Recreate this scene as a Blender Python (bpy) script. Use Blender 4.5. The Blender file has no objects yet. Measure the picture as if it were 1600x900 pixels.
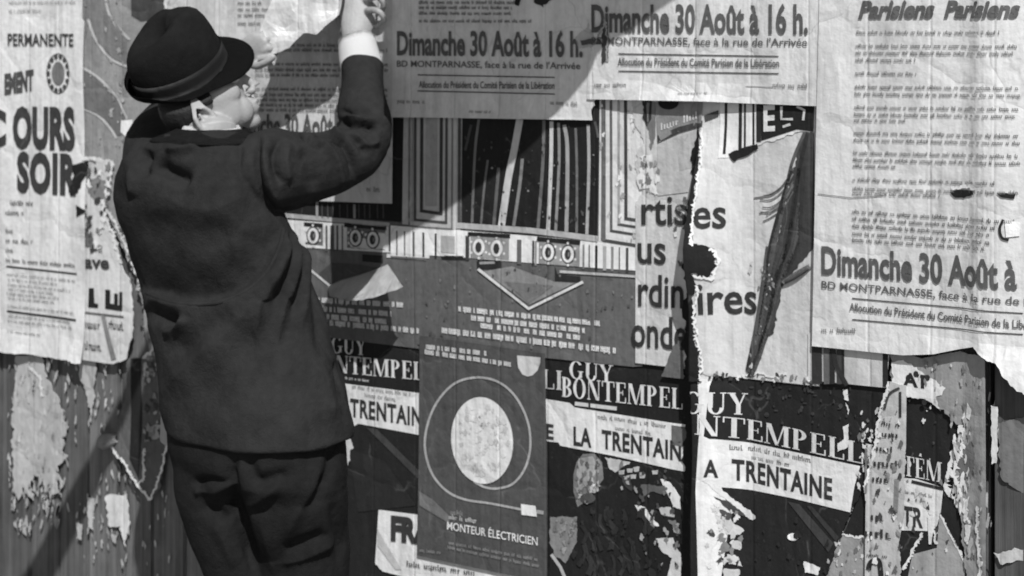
import bpy, bmesh, math, random, zlib
import numpy as np
from mathutils import Vector, Matrix

random.seed(7)
scene = bpy.context.scene
COL = scene.collection
# ------------------------------------------------------------------ camera
TH = math.radians(38.0)          # the hoarding is seen 38 degrees off square
DIST, FPX, EYE, HOR = 3.84, 2812.0, 1.75, 10.0
FW = Vector((-math.sin(TH), math.cos(TH), 0)); RT = Vector((math.cos(TH), math.sin(TH), 0)); UP = Vector((0, 0, 1))
CAM = Vector((0, 0, EYE)) - FW * DIST
cam_data = bpy.data.cameras.new('camera'); cam = bpy.data.objects.new('camera', cam_data); COL.objects.link(cam)
cam.location = CAM
cam.rotation_euler = (math.pi / 2, 0, TH)
cam_data.sensor_width = 36.0
cam_data.lens = FPX / 1600 * 36.0
cam_data.shift_y = -(450 - HOR) / 1600
cam_data.clip_end = 3000
cam_data.dof.use_dof = True
cam_data.dof.focus_distance = 2.6
cam_data.dof.aperture_fstop = 8.0
scene.camera = cam
# ------------------------------------------------------------------ sky and sun (black and white picture: neutral light)
SUN_AZ, SUN_EL = math.radians(47.0), math.radians(50.0)     # azimuth to the right of the wall's normal
SUN = Vector((math.sin(SUN_AZ) * math.cos(SUN_EL), -math.cos(SUN_AZ) * math.cos(SUN_EL), math.sin(SUN_EL)))
world = bpy.data.worlds.new('World'); scene.world = world; world.use_nodes = True
wn = world.node_tree.nodes; wl = world.node_tree.links; wn.clear()
sky = wn.new('ShaderNodeTexSky'); sky.sky_type = 'NISHITA'; sky.sun_disc = False
sky.sun_elevation = SUN_EL; sky.sun_rotation = math.atan2(SUN.x, SUN.y)
bw = wn.new('ShaderNodeRGBToBW'); bg = wn.new('ShaderNodeBackground'); bg.inputs['Strength'].default_value = 0.085
wo = wn.new('ShaderNodeOutputWorld')
wl.new(sky.outputs[0], bw.inputs[0]); wl.new(bw.outputs[0], bg.inputs[0]); wl.new(bg.outputs[0], wo.inputs[0])
sun_data = bpy.data.lights.new('sun', 'SUN'); sun_data.energy = 4.9; sun_data.angle = math.radians(0.5); sun_data.color = (1, 1, 1)
sun_ob = bpy.data.objects.new('sun', sun_data); COL.objects.link(sun_ob)
sun_ob.rotation_euler = SUN.to_track_quat('Z', 'Y').to_euler(); sun_ob.location = (3, -4, 6)
scene.view_settings.view_transform = 'Standard'; scene.view_settings.look = 'None'
scene.view_settings.exposure = -0.08; scene.view_settings.gamma = 1.0; scene.view_settings.use_curve_mapping = False

# ------------------------------------------------------------------ measuring helpers
def P(px, py, g=0.0):
    """point of the picture (1600x900) at gap g in front of the hoarding's face"""
    d = FW + RT * ((px - 800) / FPX) + UP * ((HOR - py) / FPX)
    s = (-g - CAM.y) / d.y
    return CAM + d * s
def px_of(v):
    r = v - CAM; dd = r.dot(FW)
    return 800 + FPX * r.dot(RT) / dd, HOR - FPX * r.dot(UP) / dd
def sun_pt(px, py, g):
    """point at gap g that throws its shadow on picture point px,py of the hoarding"""
    return P(px, py) + SUN * (g / -SUN.y)
def lin(v):
    v = v / 255.0
    return v / 12.92 if v <= 0.04045 else ((v + 0.055) / 1.055) ** 2.4
def alb(v): return max(0.012, min(0.86, lin(v) * 1.15))

# ------------------------------------------------------------------ materials
MATS = {}
def new_mat(name):
    m = bpy.data.materials.new(name); m.use_nodes = True
    nt = m.node_tree; b = nt.nodes['Principled BSDF']
    return m, nt, b
def noise(nt, vec, scale, detail=4, rough=0.6):
    n = nt.nodes.new('ShaderNodeTexNoise'); n.inputs['Scale'].default_value = scale
    n.inputs['Detail'].default_value = detail; n.inputs['Roughness'].default_value = rough
    nt.links.new(vec, n.inputs['Vector']); return n.outputs['Fac']
def mapping(nt, vec, scale):
    m = nt.nodes.new('ShaderNodeMapping'); m.inputs['Scale'].default_value = scale
    nt.links.new(vec, m.inputs['Vector']); return m.outputs[0]
def math_n(nt, op, a, b=None, clamp=False):
    n = nt.nodes.new('ShaderNodeMath'); n.operation = op; n.use_clamp = clamp
    for i, x in enumerate((a, b)):
        if x is None: continue
        if isinstance(x, (int, float)): n.inputs[i].default_value = x
        else: nt.links.new(x, n.inputs[i])
    return n.outputs[0]
def ramp(nt, fac, stops):
    n = nt.nodes.new('ShaderNodeValToRGB'); e = n.color_ramp.elements
    while len(e) < len(stops): e.new(0.5)
    for i, (p, v) in enumerate(stops):
        e[i].position = p; e[i].color = (v, v, v, 1)
    nt.links.new(fac, n.inputs[0]); return n.outputs[0]
def bump(nt, b, h, dist, strength=1.0):
    n = nt.nodes.new('ShaderNodeBump'); n.inputs['Distance'].default_value = dist; n.inputs['Strength'].default_value = strength
    nt.links.new(h, n.inputs['Height']); nt.links.new(n.outputs[0], b.inputs['Normal'])
def grey(nt, b, sock):
    c = nt.nodes.new('ShaderNodeCombineColor')
    for i in range(3): nt.links.new(sock, c.inputs[i])
    nt.links.new(c.outputs[0], b.inputs['Base Color'])
def paper(val, ink=False):
    """aged poster paper (or ink printed on it) of a given picture grey"""
    key = ('paper', round(val), ink)
    if key in MATS: return MATS[key]
    m, nt, b = new_mat('%s_%d' % ('printing_ink' if ink else 'poster_paper', round(val)))
    a = alb(val)
    geo = nt.nodes.new('ShaderNodeNewGeometry'); pos = geo.outputs['Position']
    big = noise(nt, pos, 5.0, 3); fine = noise(nt, pos, 60.0, 6, 0.7)
    streak = noise(nt, mapping(nt, pos, (70, 70, 3.5)), 1.0, 4)
    blot = noise(nt, pos, 22.0, 5, 0.65)
    f = math_n(nt, 'ADD', math_n(nt, 'MULTIPLY', big, 0.30), math_n(nt, 'MULTIPLY', fine, 0.34))
    f = math_n(nt, 'ADD', f, math_n(nt, 'MULTIPLY', streak, 0.26))
    f = math_n(nt, 'ADD', f, math_n(nt, 'MULTIPLY', blot, 0.26))      # mean about 0.58
    f = math_n(nt, 'MULTIPLY', math_n(nt, 'SUBTRACT', f, 0.58), 1.15 if val > 150 else 1.9)
    f = math_n(nt, 'ADD', f, 1.0)
    col = math_n(nt, 'MULTIPLY', f, a)
    if ink or val < 110:                                        # rubbed ink: pale specks
        wear = ramp(nt, noise(nt, pos, 95.0, 8, 0.75), [(0.60, 0.0), (0.72, 1.0)])
        col = math_n(nt, 'ADD', col, math_n(nt, 'MULTIPLY', wear, 0.035 if val < 60 else 0.06))
    else:                                                      # paste smears and rain stains
        st = ramp(nt, noise(nt, mapping(nt, pos, (9, 9, 2.2)), 1.0, 6, 0.7), [(0.50, 0.0), (0.66, 1.0)])
        col = math_n(nt, 'MULTIPLY', col, math_n(nt, 'SUBTRACT', 1.0, math_n(nt, 'MULTIPLY', st, 0.20)))
    # rubbed creases: thin broken lines with a net of folds
    dv = nt.nodes.new('ShaderNodeVectorMath'); dv.operation = 'MULTIPLY_ADD'; nz = nt.nodes.new('ShaderNodeTexNoise'); nz.inputs['Scale'].default_value = 6.0; nz.inputs['Detail'].default_value = 4
    nt.links.new(pos, nz.inputs['Vector']); nt.links.new(nz.outputs['Color'], dv.inputs[0]); dv.inputs[1].default_value = (.12, .12, .16); nt.links.new(pos, dv.inputs[2])
    vo = nt.nodes.new('ShaderNodeTexVoronoi'); vo.feature = 'DISTANCE_TO_EDGE'; vo.inputs['Scale'].default_value = 5.5; nt.links.new(dv.outputs[0], vo.inputs['Vector'])
    crease = vo.outputs['Distance']
    brk = ramp(nt, noise(nt, pos, 11.0, 3), [(0.50, 0.0), (0.60, 1.0)])
    thin = math_n(nt, 'MULTIPLY', ramp(nt, crease, [(0.0, 1.0), (0.012, 0.0)]), brk)
    if val < 120: col = math_n(nt, 'ADD', col, math_n(nt, 'MULTIPLY', thin, 0.05))
    else: col = math_n(nt, 'MULTIPLY', col, math_n(nt, 'SUBTRACT', 1.0, math_n(nt, 'MULTIPLY', thin, 0.22)))
    # drips and grime running down
    dr = ramp(nt, noise(nt, mapping(nt, pos, (38, 38, 1.3)), 1.0, 5, 0.6), [(0.58, 0.0), (0.72, 1.0)])
    col = math_n(nt, 'MULTIPLY', col, math_n(nt, 'SUBTRACT', 1.0, math_n(nt, 'MULTIPLY', dr, 0.16)))
    grey(nt, b, col)
    b.inputs['Roughness'].default_value = 0.8; b.inputs['Specular IOR Level'].default_value = 0.25
    wr = noise(nt, mapping(nt, pos, (26, 26, 7)), 1.0, 3, 0.55)
    wr2 = noise(nt, pos, 55.0, 4, 0.6)
    sep = nt.nodes.new('ShaderNodeSeparateXYZ'); nt.links.new(pos, sep.inputs[0])
    fr = math_n(nt, 'FRACT', math_n(nt, 'DIVIDE', math_n(nt, 'ADD', sep.outputs[0], 10.0), PLANK))
    seam = math_n(nt, 'ABSOLUTE', math_n(nt, 'SUBTRACT', fr, 0.5))
    seam = ramp(nt, seam, [(0.0, 0.0), (0.035, 1.0)])
    h = math_n(nt, 'ADD', math_n(nt, 'MULTIPLY', wr, 0.9), math_n(nt, 'MULTIPLY', wr2, 0.35))
    h = math_n(nt, 'ADD', h, math_n(nt, 'MULTIPLY', seam, 0.22))
    h = math_n(nt, 'ADD', h, math_n(nt, 'MULTIPLY', ramp(nt, crease, [(0.0, 0.0), (0.10, 1.0)]), 0.28))
    bump(nt, b, h, 0.0062, 0.8)
    MATS[key] = m; return m
PLANK = 0.124
def wood(val):
    key = ('wood', val)
    if key in MATS: return MATS[key]
    m, nt, b = new_mat('weathered_wood')
    geo = nt.nodes.new('ShaderNodeNewGeometry'); pos = geo.outputs['Position']
    oi = nt.nodes.new('ShaderNodeObjectInfo')
    add = nt.nodes.new('ShaderNodeVectorMath'); add.operation = 'ADD'
    nt.links.new(pos, add.inputs[0]); nt.links.new(oi.outputs['Location'], add.inputs[1])
    v = add.outputs[0]
    g1 = noise(nt, mapping(nt, v, (95, 95, 2.2)), 1.0, 6, 0.7); g2 = noise(nt, mapping(nt, v, (28, 28, 1.1)), 1.0, 4)
    g3 = noise(nt, pos, 9, 5)
    f = math_n(nt, 'ADD', math_n(nt, 'MULTIPLY', g1, 0.9), math_n(nt, 'MULTIPLY', g2, 0.7))
    f = math_n(nt, 'ADD', f, math_n(nt, 'MULTIPLY', g3, 0.5))
    f = math_n(nt, 'ADD', math_n(nt, 'MULTIPLY', math_n(nt, 'SUBTRACT', f, 1.05), 2.2), 1.0)
    f = math_n(nt, 'MULTIPLY', f, math_n(nt, 'ADD', 0.65, math_n(nt, 'MULTIPLY', oi.outputs['Random'], 0.6)))
    grey(nt, b, math_n(nt, 'MULTIPLY', f, alb(val)))
    b.inputs['Roughness'].default_value = 0.85; b.inputs['Specular IOR Level'].default_value = 0.2
    bump(nt, b, g1, 0.004, 0.8)
    MATS[key] = m; return m
def plain(name, a, rough=0.8, nscale=40.0, var=0.25, bd=0.0, bscale=400.0, sheen=0.0, spec=0.3, big=0.0):
    key = (name,)
    if key in MATS: return MATS[key]
    m, nt, b = new_mat(name)
    tc = nt.nodes.new('ShaderNodeTexCoord'); v = tc.outputs['Object']
    n = math_n(nt, 'ADD', noise(nt, v, nscale, 5, 0.65), noise(nt, v, nscale * 0.12, 3))
    f = math_n(nt, 'ADD', math_n(nt, 'MULTIPLY', math_n(nt, 'SUBTRACT', n, 1.0), var * 2), 1.0)
    grey(nt, b, math_n(nt, 'MULTIPLY', f, a))
    b.inputs['Roughness'].default_value = rough; b.inputs['Specular IOR Level'].default_value = spec
    if sheen: b.inputs['Sheen Weight'].default_value = sheen; b.inputs['Sheen Roughness'].default_value = 0.5
    if big:                                                     # cloth: broad creases plus weave
        h = math_n(nt, 'ADD', math_n(nt, 'MULTIPLY', noise(nt, v, 16.0, 4, 0.55), big), math_n(nt, 'MULTIPLY', noise(nt, v, bscale, 3, 0.6), bd))
        bump(nt, b, h, 1.0, 0.8)
    elif bd: bump(nt, b, noise(nt, v, bscale, 3, 0.6), bd, 0.7)
    MATS[key] = m; return m

# ------------------------------------------------------------------ object helpers
def props(o, label=None, cat=None, group=None, kind=None):
    if label: o['label'] = label
    if cat: o['category'] = cat
    if group: o['group'] = group
    if kind: o['kind'] = kind
    return o
def empty(name, loc, label, cat, group=None):
    o = bpy.data.objects.new(name, None); COL.objects.link(o); o.location = loc
    o.empty_display_size = 0.1
    return props(o, label, cat, group)
def link_mesh(name, me, mat, parent=None):
    o = bpy.data.objects.new(name, me); COL.objects.link(o)
    if mat: me.materials.clear(); me.materials.append(mat)
    if parent is not None:
        me.transform(Matrix.Translation(-parent.location)); o.parent = parent
    return o
def bm_obj(name, bm, mat, parent=None, smooth=False):
    me = bpy.data.meshes.new(name); bm.to_mesh(me); bm.free()
    if smooth:
        for p in me.polygons: p.use_smooth = True
    return link_mesh(name, me, mat, parent)

# ------------------------------------------------------------------ the hoarding's relief, followed by every poster
X1 = P(1106, 500).x; X2 = P(1553, 300).x
RIDGE1, RIDGE2 = 0.044, 0.012
ZR0, ZR1, ZR2 = P(1083, 320).z, P(1083, 175).z, P(1083, 390).z
def sstep(a, b, x):
    t = max(0.0, min(1.0, (x - a) / (b - a))); return t * t * (3 - 2 * t)
def warp(x, z):
    w = 0.0016 * math.sin(x * 9.1 + 1.3 * math.sin(z * 3.1)) + 0.0014 * math.sin(z * 7.3 + x * 4.0) + 0.003
    u = x - X1
    wob = 0.006 * math.sin(z * 9.0) + 0.003 * math.sin(z * 23.0)
    u -= wob * 0.5
    h1 = RIDGE1 * (1 - sstep(ZR0, ZR1, z)) + 0.0025 + 0.018 * math.exp(-((z - ZR2) / 0.07) ** 2)
    if u < 0: w += h1 * math.exp(-(u / 0.011) ** 2)
    else: w += h1 * (1 - sstep(-0.03, 0.12, u)) / (1 - sstep(-0.03, 0.12, 0))
    u = x - X2 - wob * 0.4
    if u < 0: w += RIDGE2 * math.exp(-(u / 0.03) ** 2)
    else: w += RIDGE2 * (1 - sstep(0.0, 0.10, u))
    return w
XC = [X1 + d for d in (-.034, -.026, -.02, -.015, -.011, -.007, -.003, 0, .004, .009, .016, .028, .04, .055, .07, .09, .11)] + \
     [X2 + d for d in (-.06, -.045, -.03, -.02, -.01, 0, .01, .02, .035, .05, .065, .08)]
GAP0, STEP = 0.004, 0.0030
def wall2d(pts, g=0.003): return [(p.x, p.z) for p in (P(x, y, g) for x, y in pts)]
def crosses(pts):
    """does a closed outline cut itself"""
    n = len(pts); A = np.array(pts); B = np.roll(A, -1, 0); d = B - A
    for i in range(n):
        r = d[i]; q = A - A[i]; den = r[0] * d[:, 1] - r[1] * d[:, 0]
        with np.errstate(divide='ignore', invalid='ignore'):
            t = (q[:, 0] * d[:, 1] - q[:, 1] * d[:, 0]) / den; u = (q[:, 0] * r[1] - q[:, 1] * r[0]) / den
        ok = (t > 1e-6) & (t < 1 - 1e-6) & (u > 1e-6) & (u < 1 - 1e-6)
        ok[[i, (i + 1) % n, (i - 1) % n]] = False
        if ok.any(): return True
    return False
def jag(poly, closed=True):
    if not closed or not any(len(q) > 2 and q[2] for q in poly): return jag_once(poly, closed)
    k = 1.0
    for _ in range(24):
        out = jag_once([(q[0], q[1], (q[2] if len(q) > 2 else 0) * k) for q in poly], True)
        if not crosses(out): return out
        k *= .88
    return [(q[0], q[1]) for q in poly]
def jag_once(poly, closed=True):
    """polygon of (x, y[, amp]) in picture pixels; a side with amp is torn"""
    out = []; n = len(poly)
    for i in range(n if closed else n - 1):
        a = poly[i]; b = poly[(i + 1) % n]
        amp = a[2] if len(a) > 2 else 0
        out.append((a[0], a[1]))
        if amp:
            L = math.hypot(b[0] - a[0], b[1] - a[1]); k = max(2, int(L / (2.2 + amp * 0.7)))
            nx, ny = -(b[1] - a[1]) / L, (b[0] - a[0]) / L
            run = 0
            for j in range(1, k):
                t = (j + random.uniform(-.3, .3)) / k
                run = run * 0.55 + random.gauss(0, amp * 0.6); d = max(-amp * 1.6, min(amp * 1.6, run))
                out.append((a[0] + (b[0] - a[0]) * t + nx * d, a[1] + (b[1] - a[1]) * t + ny * d))
    if not closed: out.append((poly[-1][0], poly[-1][1]))
    return out
def cut(bm, zstep):
    xs = [v.co.x for v in bm.verts]; zs = [v.co.z for v in bm.verts]
    x0, x1, z0, z1 = min(xs), max(xs), min(zs), max(zs)
    planes = [(x, 0) for x in XC if x0 < x < x1]
    k = math.ceil(x0 / 0.035)
    while k * 0.035 < x1: planes.append((k * 0.035 + .0011, 0)); k += 1
    k = math.ceil(z0 / zstep)
    while k * zstep < z1: planes.append((k * zstep + .0013, 1)); k += 1
    for c, ax in planes:
        co = (c, 0, 0) if ax == 0 else (0, 0, c); no = (1, 0, 0) if ax == 0 else (0, 0, 1)
        bmesh.ops.bisect_plane(bm, geom=bm.verts[:] + bm.edges[:] + bm.faces[:], plane_co=co, plane_no=no, dist=1e-7)
def ngon(bm, pts):
    vs = [bm.verts.new((x, 0, z)) for x, z in pts]
    try: bm.faces.new(vs).normal_update()
    except ValueError: pass
def drape(bm, gap, lift=None, skirt=0.0):
    for f in bm.faces:
        f.normal_update()
        if f.normal.y > 0: f.normal_flip()
    for v in bm.verts:
        x, z = v.co.x, v.co.z
        v.co.y = -(gap + warp(x, z) + (lift(x, z) if lift else 0))
    if skirt:
        ed = [e for e in bm.edges if e.is_boundary]
        r = bmesh.ops.extrude_edge_only(bm, edges=ed)
        for g in r['geom']:
            if isinstance(g, bmesh.types.BMVert): g.co.y += skirt

FONT_CACHE = {}
def text_mesh(s, bold, spacing):
    key = (s, bold, spacing)
    if key not in FONT_CACHE:
        c = bpy.data.curves.new('lettering', 'FONT'); c.body = s; c.offset = bold; c.resolution_u = 3; c.space_character = spacing
        o = bpy.data.objects.new('lettering', c); COL.objects.link(o)
        dg = bpy.context.evaluated_depsgraph_get(); dg.update()
        me = bpy.data.meshes.new_from_object(o.evaluated_get(dg))
        vs = [(v.co.x, v.co.y) for v in me.vertices]; fs = [tuple(p.vertices) for p in me.polygons]
        bpy.data.objects.remove(o); bpy.data.curves.remove(c); bpy.data.meshes.remove(me)
        x0 = min(v[0] for v in vs); x1 = max(v[0] for v in vs)
        FONT_CACHE[key] = ([((x - x0) / (x1 - x0), y / 0.682) for x, y in vs], fs)
    return FONT_CACHE[key]
# hand-drawn high-contrast serif capitals: polygons on a unit cap height, then advance
def serif_glyph(ch):
    P_ = []
    def r(x0, x1, y0, y1): P_.append([(x0, y0), (x1, y0), (x1, y1), (x0, y1)])
    def q(*p): P_.append(list(p))
    def arc(cx, cy, ro, so, ri, si, a0, a1, n=14):
        for k in range(n):
            t0 = math.radians(a0 + (a1 - a0) * k / n); t1 = math.radians(a0 + (a1 - a0) * (k + 1) / n)
            P_.append([(cx + ro * math.cos(t0), cy + so * math.sin(t0)), (cx + ro * math.cos(t1), cy + so * math.sin(t1)),
                       (cx + ri * math.cos(t1), cy + si * math.sin(t1)), (cx + ri * math.cos(t0), cy + si * math.sin(t0))])
    T, t = 0.17, 0.045
    def stem(x, w=T): r(x, x + w, 0, 1); r(x - .05, x + w + .05, 0, t); r(x - .05, x + w + .05, 1 - t, 1)
    if ch in 'GO':
        arc(.36, .5, .36, .52, .19, .47, 40 if ch == 'G' else 0, 325 if ch == 'G' else 360, 20)
        if ch == 'G': r(.52, .66, .08, .45); r(.44, .74, .42, .46)
        return P_, .78
    if ch == 'U': r(.06, .23, .3, 1); r(0, .3, .955, 1); r(.55, .6, .3, 1); r(.47, .68, .955, 1); arc(.33, .3, .27, .32, .13, .26, 180, 360); return P_, .72
    if ch == 'Y': q((.0, 1), (.2, 1), (.42, .45), (.28, .45)); q((.55, 1), (.61, 1), (.42, .45), (.37, .45)); r(.27, .43, 0, .46); r(.2, .5, 0, t); r(-.04, .25, .955, 1); r(.47, .7, .955, 1); return P_, .68
    if ch in 'BP':
        stem(.06); arc(.23, .74, .3, .26, .14, .21, -90, 90)
        if ch == 'B': arc(.23, .26, .34, .26, .17, .21, -90, 90)
        return P_, .64
    if ch == 'N': r(.06, .11, 0, 1); r(.62, .67, 0, 1); q((.04, 1), (.24, 1), (.67, 0), (.5, 0)); r(-.02, .18, 0, t); r(.55, .76, .955, 1); return P_, .8
    if ch == 'T': r(.26, .43, 0, 1); r(0, .69, .95, 1); r(0, .045, .72, 1); r(.645, .69, .72, 1); r(.18, .51, 0, t); return P_, .72
    if ch in 'EL':
        stem(.06); r(.06, .58, 0, .05); r(.53, .58, 0, .28)
        if ch == 'E': r(.06, .55, .95, 1); r(.5, .55, .74, 1); r(.2, .42, .48, .52); r(.38, .42, .38, .62)
        return P_, .64
    if ch == 'M': r(.06, .11, 0, 1); r(.72, .89, 0, 1); q((.04, 1), (.24, 1), (.52, 0), (.4, 0)); q((.7, 1), (.76, 1), (.49, 0), (.44, 0)); r(-.02, .2, 0, t); r(.64, .97, 0, t); r(.7, .97, .955, 1); return P_, 1.0
    if ch == 'I': stem(.06); return P_, .33
    return P_, .35
def serif_mesh(s):
    vs, fs, x = [], [], 0
    for ch in s:
        polys, adv = serif_glyph(ch)
        for p in polys:
            b = len(vs); vs += [(x + a, c) for a, c in p]; fs.append(tuple(range(b, b + len(p))))
        x += adv + .03
    w = max(v[0] for v in vs)
    return [(a / w, c) for a, c in vs], fs

MERGED = ('hair_strand', 'ring_dot', 'panel_speck', 'rubbed_speck', 'coat_fold', 'rosette', 'scratch', 'ink_spot')
def inside(x, y, poly):
    c = False; j = len(poly) - 1
    for i in range(len(poly)):
        a, b = poly[i], poly[j]
        if (a[1] > y) != (b[1] > y) and x < (b[0] - a[0]) * (y - a[1]) / (b[1] - a[1]) + a[0]: c = not c
        j = i
    return c
def flake(x, y, r, tall=1.6):
    n = random.randint(9, 15); lean = random.uniform(-.25, .25)
    out = []
    for k in range(n):
        a = 2 * math.pi * k / n; q = r * random.uniform(.35, 1.1)
        dx, dy = q * math.cos(a), q * math.sin(a) * tall
        out.append((x + dx + lean * dy, y + dy))
    return out
class Poster:
    def __init__(s, name, label, cat, poly, val, layer, group=None, lift=None, skirt=0.0016, part='sheet', zs=0.04):
        random.seed(zlib.crc32(label.encode())); s.gap = GAP0 + layer * STEP; s.lift = lift; s.acc = {}; s.tiny = {}; s.count = 0
        s.at = s.gap + .003; pts = wall2d(jag(poly), s.at); s.val = val
        xs = [p[0] for p in pts]; zs_ = [p[1] for p in pts]
        s.root = empty(name, ((min(xs) + max(xs)) / 2, -s.gap, min(zs_)), label, cat, group)
        bm = bmesh.new(); ngon(bm, pts)
        bmesh.ops.triangulate(bm, faces=bm.faces[:]); cut(bm, zs)
        drape(bm, s.gap, lift, skirt)
        bm_obj(part, bm, paper(val), s.root)
    def _bm(s, name, val, lvl, tiny=False):
        d = s.tiny if tiny else s.acc
        if not tiny and name not in MERGED:
            s.count += 1; name = '%s#%d' % (name, s.count)
        k = (name, round(val), lvl)
        if k not in d: d[k] = bmesh.new()
        return d[k]
    def shape(s, poly, val, name='printed_shape', lvl=1):
        bm = s._bm(name, val, lvl); ngon(bm, wall2d(jag(poly), s.at))
    def ell(s, cx, cy, rx, ry, val, name='printed_disc', lvl=1, n=40, rot=0):
        c, d = math.cos(rot), math.sin(rot)
        s.shape([(cx + rx * math.cos(t) * c - ry * math.sin(t) * d, cy + rx * math.cos(t) * d + ry * math.sin(t) * c) for t in [k * 2 * math.pi / n for k in range(n)]], val, name, lvl)
    def line(s, pts, w, val, name='ruled_line', lvl=1):
        bm = s._bm(name, val, lvl)
        n = len(pts); l, r = [], []
        for i in range(n):
            a = pts[max(0, i - 1)]; b = pts[min(n - 1, i + 1)]
            L = math.hypot(b[0] - a[0], b[1] - a[1]) or 1
            nx, ny = -(b[1] - a[1]) / L * w / 2, (b[0] - a[0]) / L * w / 2
            l.append((pts[i][0] + nx, pts[i][1] + ny)); r.append((pts[i][0] - nx, pts[i][1] - ny))
        l = wall2d(l, s.at); r = wall2d(r, s.at)
        L_ = [bm.verts.new((x, 0, z)) for x, z in l]; R_ = [bm.verts.new((x, 0, z)) for x, z in r]
        for i in range(n - 1): bm.faces.new((L_[i], L_[i + 1], R_[i + 1], R_[i]))
    def curve(s, pts, w, val, name='ruled_line', lvl=1, n=10):
        out = []; m = len(pts)
        for i in range(m - 1):
            p0 = pts[max(0, i - 1)]; p1 = pts[i]; p2 = pts[i + 1]; p3 = pts[min(m - 1, i + 2)]
            for k in range(n):
                t = k / n
                out.append(tuple(0.5 * (2 * p1[j] + (p2[j] - p0[j]) * t + (2 * p0[j] - 5 * p1[j] + 4 * p2[j] - p3[j]) * t * t + (3 * p1[j] - p0[j] - 3 * p2[j] + p3[j]) * t ** 3) for j in (0, 1)))
        out.append(pts[-1]); s.line(out, w, val, name, lvl)
    def torn(s, path, w, val=208, lvl=2, amp=2):
        val = min(val, 212); pts = jag([(x, y, amp * .8) for x, y in path], closed=False)
        pts = [q for a_, b_ in zip(pts, pts[1:]) for q in (a_, ((a_[0] + b_[0]) / 2 + random.uniform(-.5, .5), (a_[1] + b_[1]) / 2 + random.uniform(-.5, .5)))] + [pts[-1]]
        bm = s._bm('torn_edge', val, lvl)
        n = len(pts); l, r = [], []
        for i in range(n):
            a = pts[max(0, i - 1)]; b = pts[min(n - 1, i + 1)]
            L = math.hypot(b[0] - a[0], b[1] - a[1]) or 1
            ww = w * (.28 + .12 * math.sin(i * .7)); wq = w * random.choice((.15, .3, .45, .7, 1.0)) * random.uniform(.6, 1)
            nx, ny = -(b[1] - a[1]) / L, (b[0] - a[0]) / L
            l.append((pts[i][0] + nx * ww, pts[i][1] + ny * ww)); r.append((pts[i][0] - nx * wq, pts[i][1] - ny * wq))
        l = wall2d(l, s.at); r = wall2d(r, s.at)
        L_ = [bm.verts.new((x, 0, z)) for x, z in l]; R_ = [bm.verts.new((x, 0, z)) for x, z in r]
        for i in range(n - 1): bm.faces.new((L_[i], L_[i + 1], R_[i + 1], R_[i]))
    def text(s, body, a, b, h, val, name='lettering', bold=0.0, spacing=1.0, shear=0.0, lvl=2, serif=False):
        """baseline from picture point a to b, cap height h pixels at a"""
        vs, fs = serif_mesh(body) if serif else text_mesh(body, bold, spacing)
        A, B, T_ = P(*a, s.at), P(*b, s.at), P(a[0], a[1] - h, s.at)
        ux, uz = B.x - A.x, B.z - A.z; hh = T_.z - A.z
        bm = s._bm(name, val, lvl)
        V = [bm.verts.new((A.x + ux * u + shear * hh * v, 0, A.z + uz * u + hh * v)) for u, v in vs]
        for f in fs:
            try: bm.faces.new([V[i] for i in f])
            except ValueError: pass
    def greek(s, rows, val, name='small_print', lvl=2, dens=1.0, heavy=False):
        """rows of print too small to read: (x0, y0, x1, y1, h)"""
        bm = s._bm(name, val, lvl, True)
        for x0, y0, x1, y1, h in rows:
            A, B, T_ = P(x0, y0, s.at), P(x1, y1, s.at), P(x0, y0 - h, s.at)
            hh = T_.z - A.z; L = B.x - A.x; sl = (B.z - A.z) / L if L else 0
            x = 0; pitch = hh * 0.36 / dens; word = random.randint(2, 9)
            while x < L:
                if word == 0:
                    x += pitch * 1.7; word = random.randint(2, 10); continue
                word -= 1
                hi = random.choice((.62, .62, .62, .62, .92, .62)); lo = 0 if random.random() < .94 else -.2
                w = pitch * (random.uniform(0.62, 0.74) if heavy else random.uniform(0.46, 0.56)); hi = max(hi, .86) if heavy else hi
                X = A.x + x; Z = A.z + sl * x
                bm.faces.new([bm.verts.new(p) for p in ((X, 0, Z + lo * hh), (X + w, 0, Z + lo * hh), (X + w, 0, Z + hi * hh), (X, 0, Z + hi * hh))])
                if random.random() < (.8 if heavy else .5):
                    zb = random.choice((0.0, .48)) * hh
                    bm.faces.new([bm.verts.new(p) for p in ((X + w, 0, Z + zb), (X + pitch, 0, Z + zb), (X + pitch, 0, Z + zb + hh * .13), (X + w, 0, Z + zb + hh * .13))])
                x += pitch
    def residue(s, region, n, smin, smax, vals, lvl=3, tall=1.6, name='paste_residue'):
        """small ragged flakes of older bills stuck inside a picture polygon"""
        for _ in range(n):
            for _t in range(40):
                x = random.uniform(min(q[0] for q in region), max(q[0] for q in region)); y = random.uniform(min(q[1] for q in region), max(q[1] for q in region))
                if inside(x, y, region): break
            else: continue
            v = random.choice(vals); bm = s._bm(name, v, lvl, True)
            ngon(bm, wall2d(flake(x, y, random.uniform(smin, smax), tall), s.at))
    def done(s):
        for d, tiny in ((s.acc, False), (s.tiny, True)):
            for (name, val, lvl), bm in d.items():
                if not bm.faces: bm.free(); continue
                bmesh.ops.triangulate(bm, faces=bm.faces[:])
                if not tiny: cut(bm, 0.04)
                drape(bm, s.gap + 0.0006 + 0.0008 * lvl, s.lift)
                o = bm_obj(name.split('#')[0], bm, paper(val, True), s.root)
                if tiny or '#' not in name: o['kind'] = 'stuff'
        return s

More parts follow.
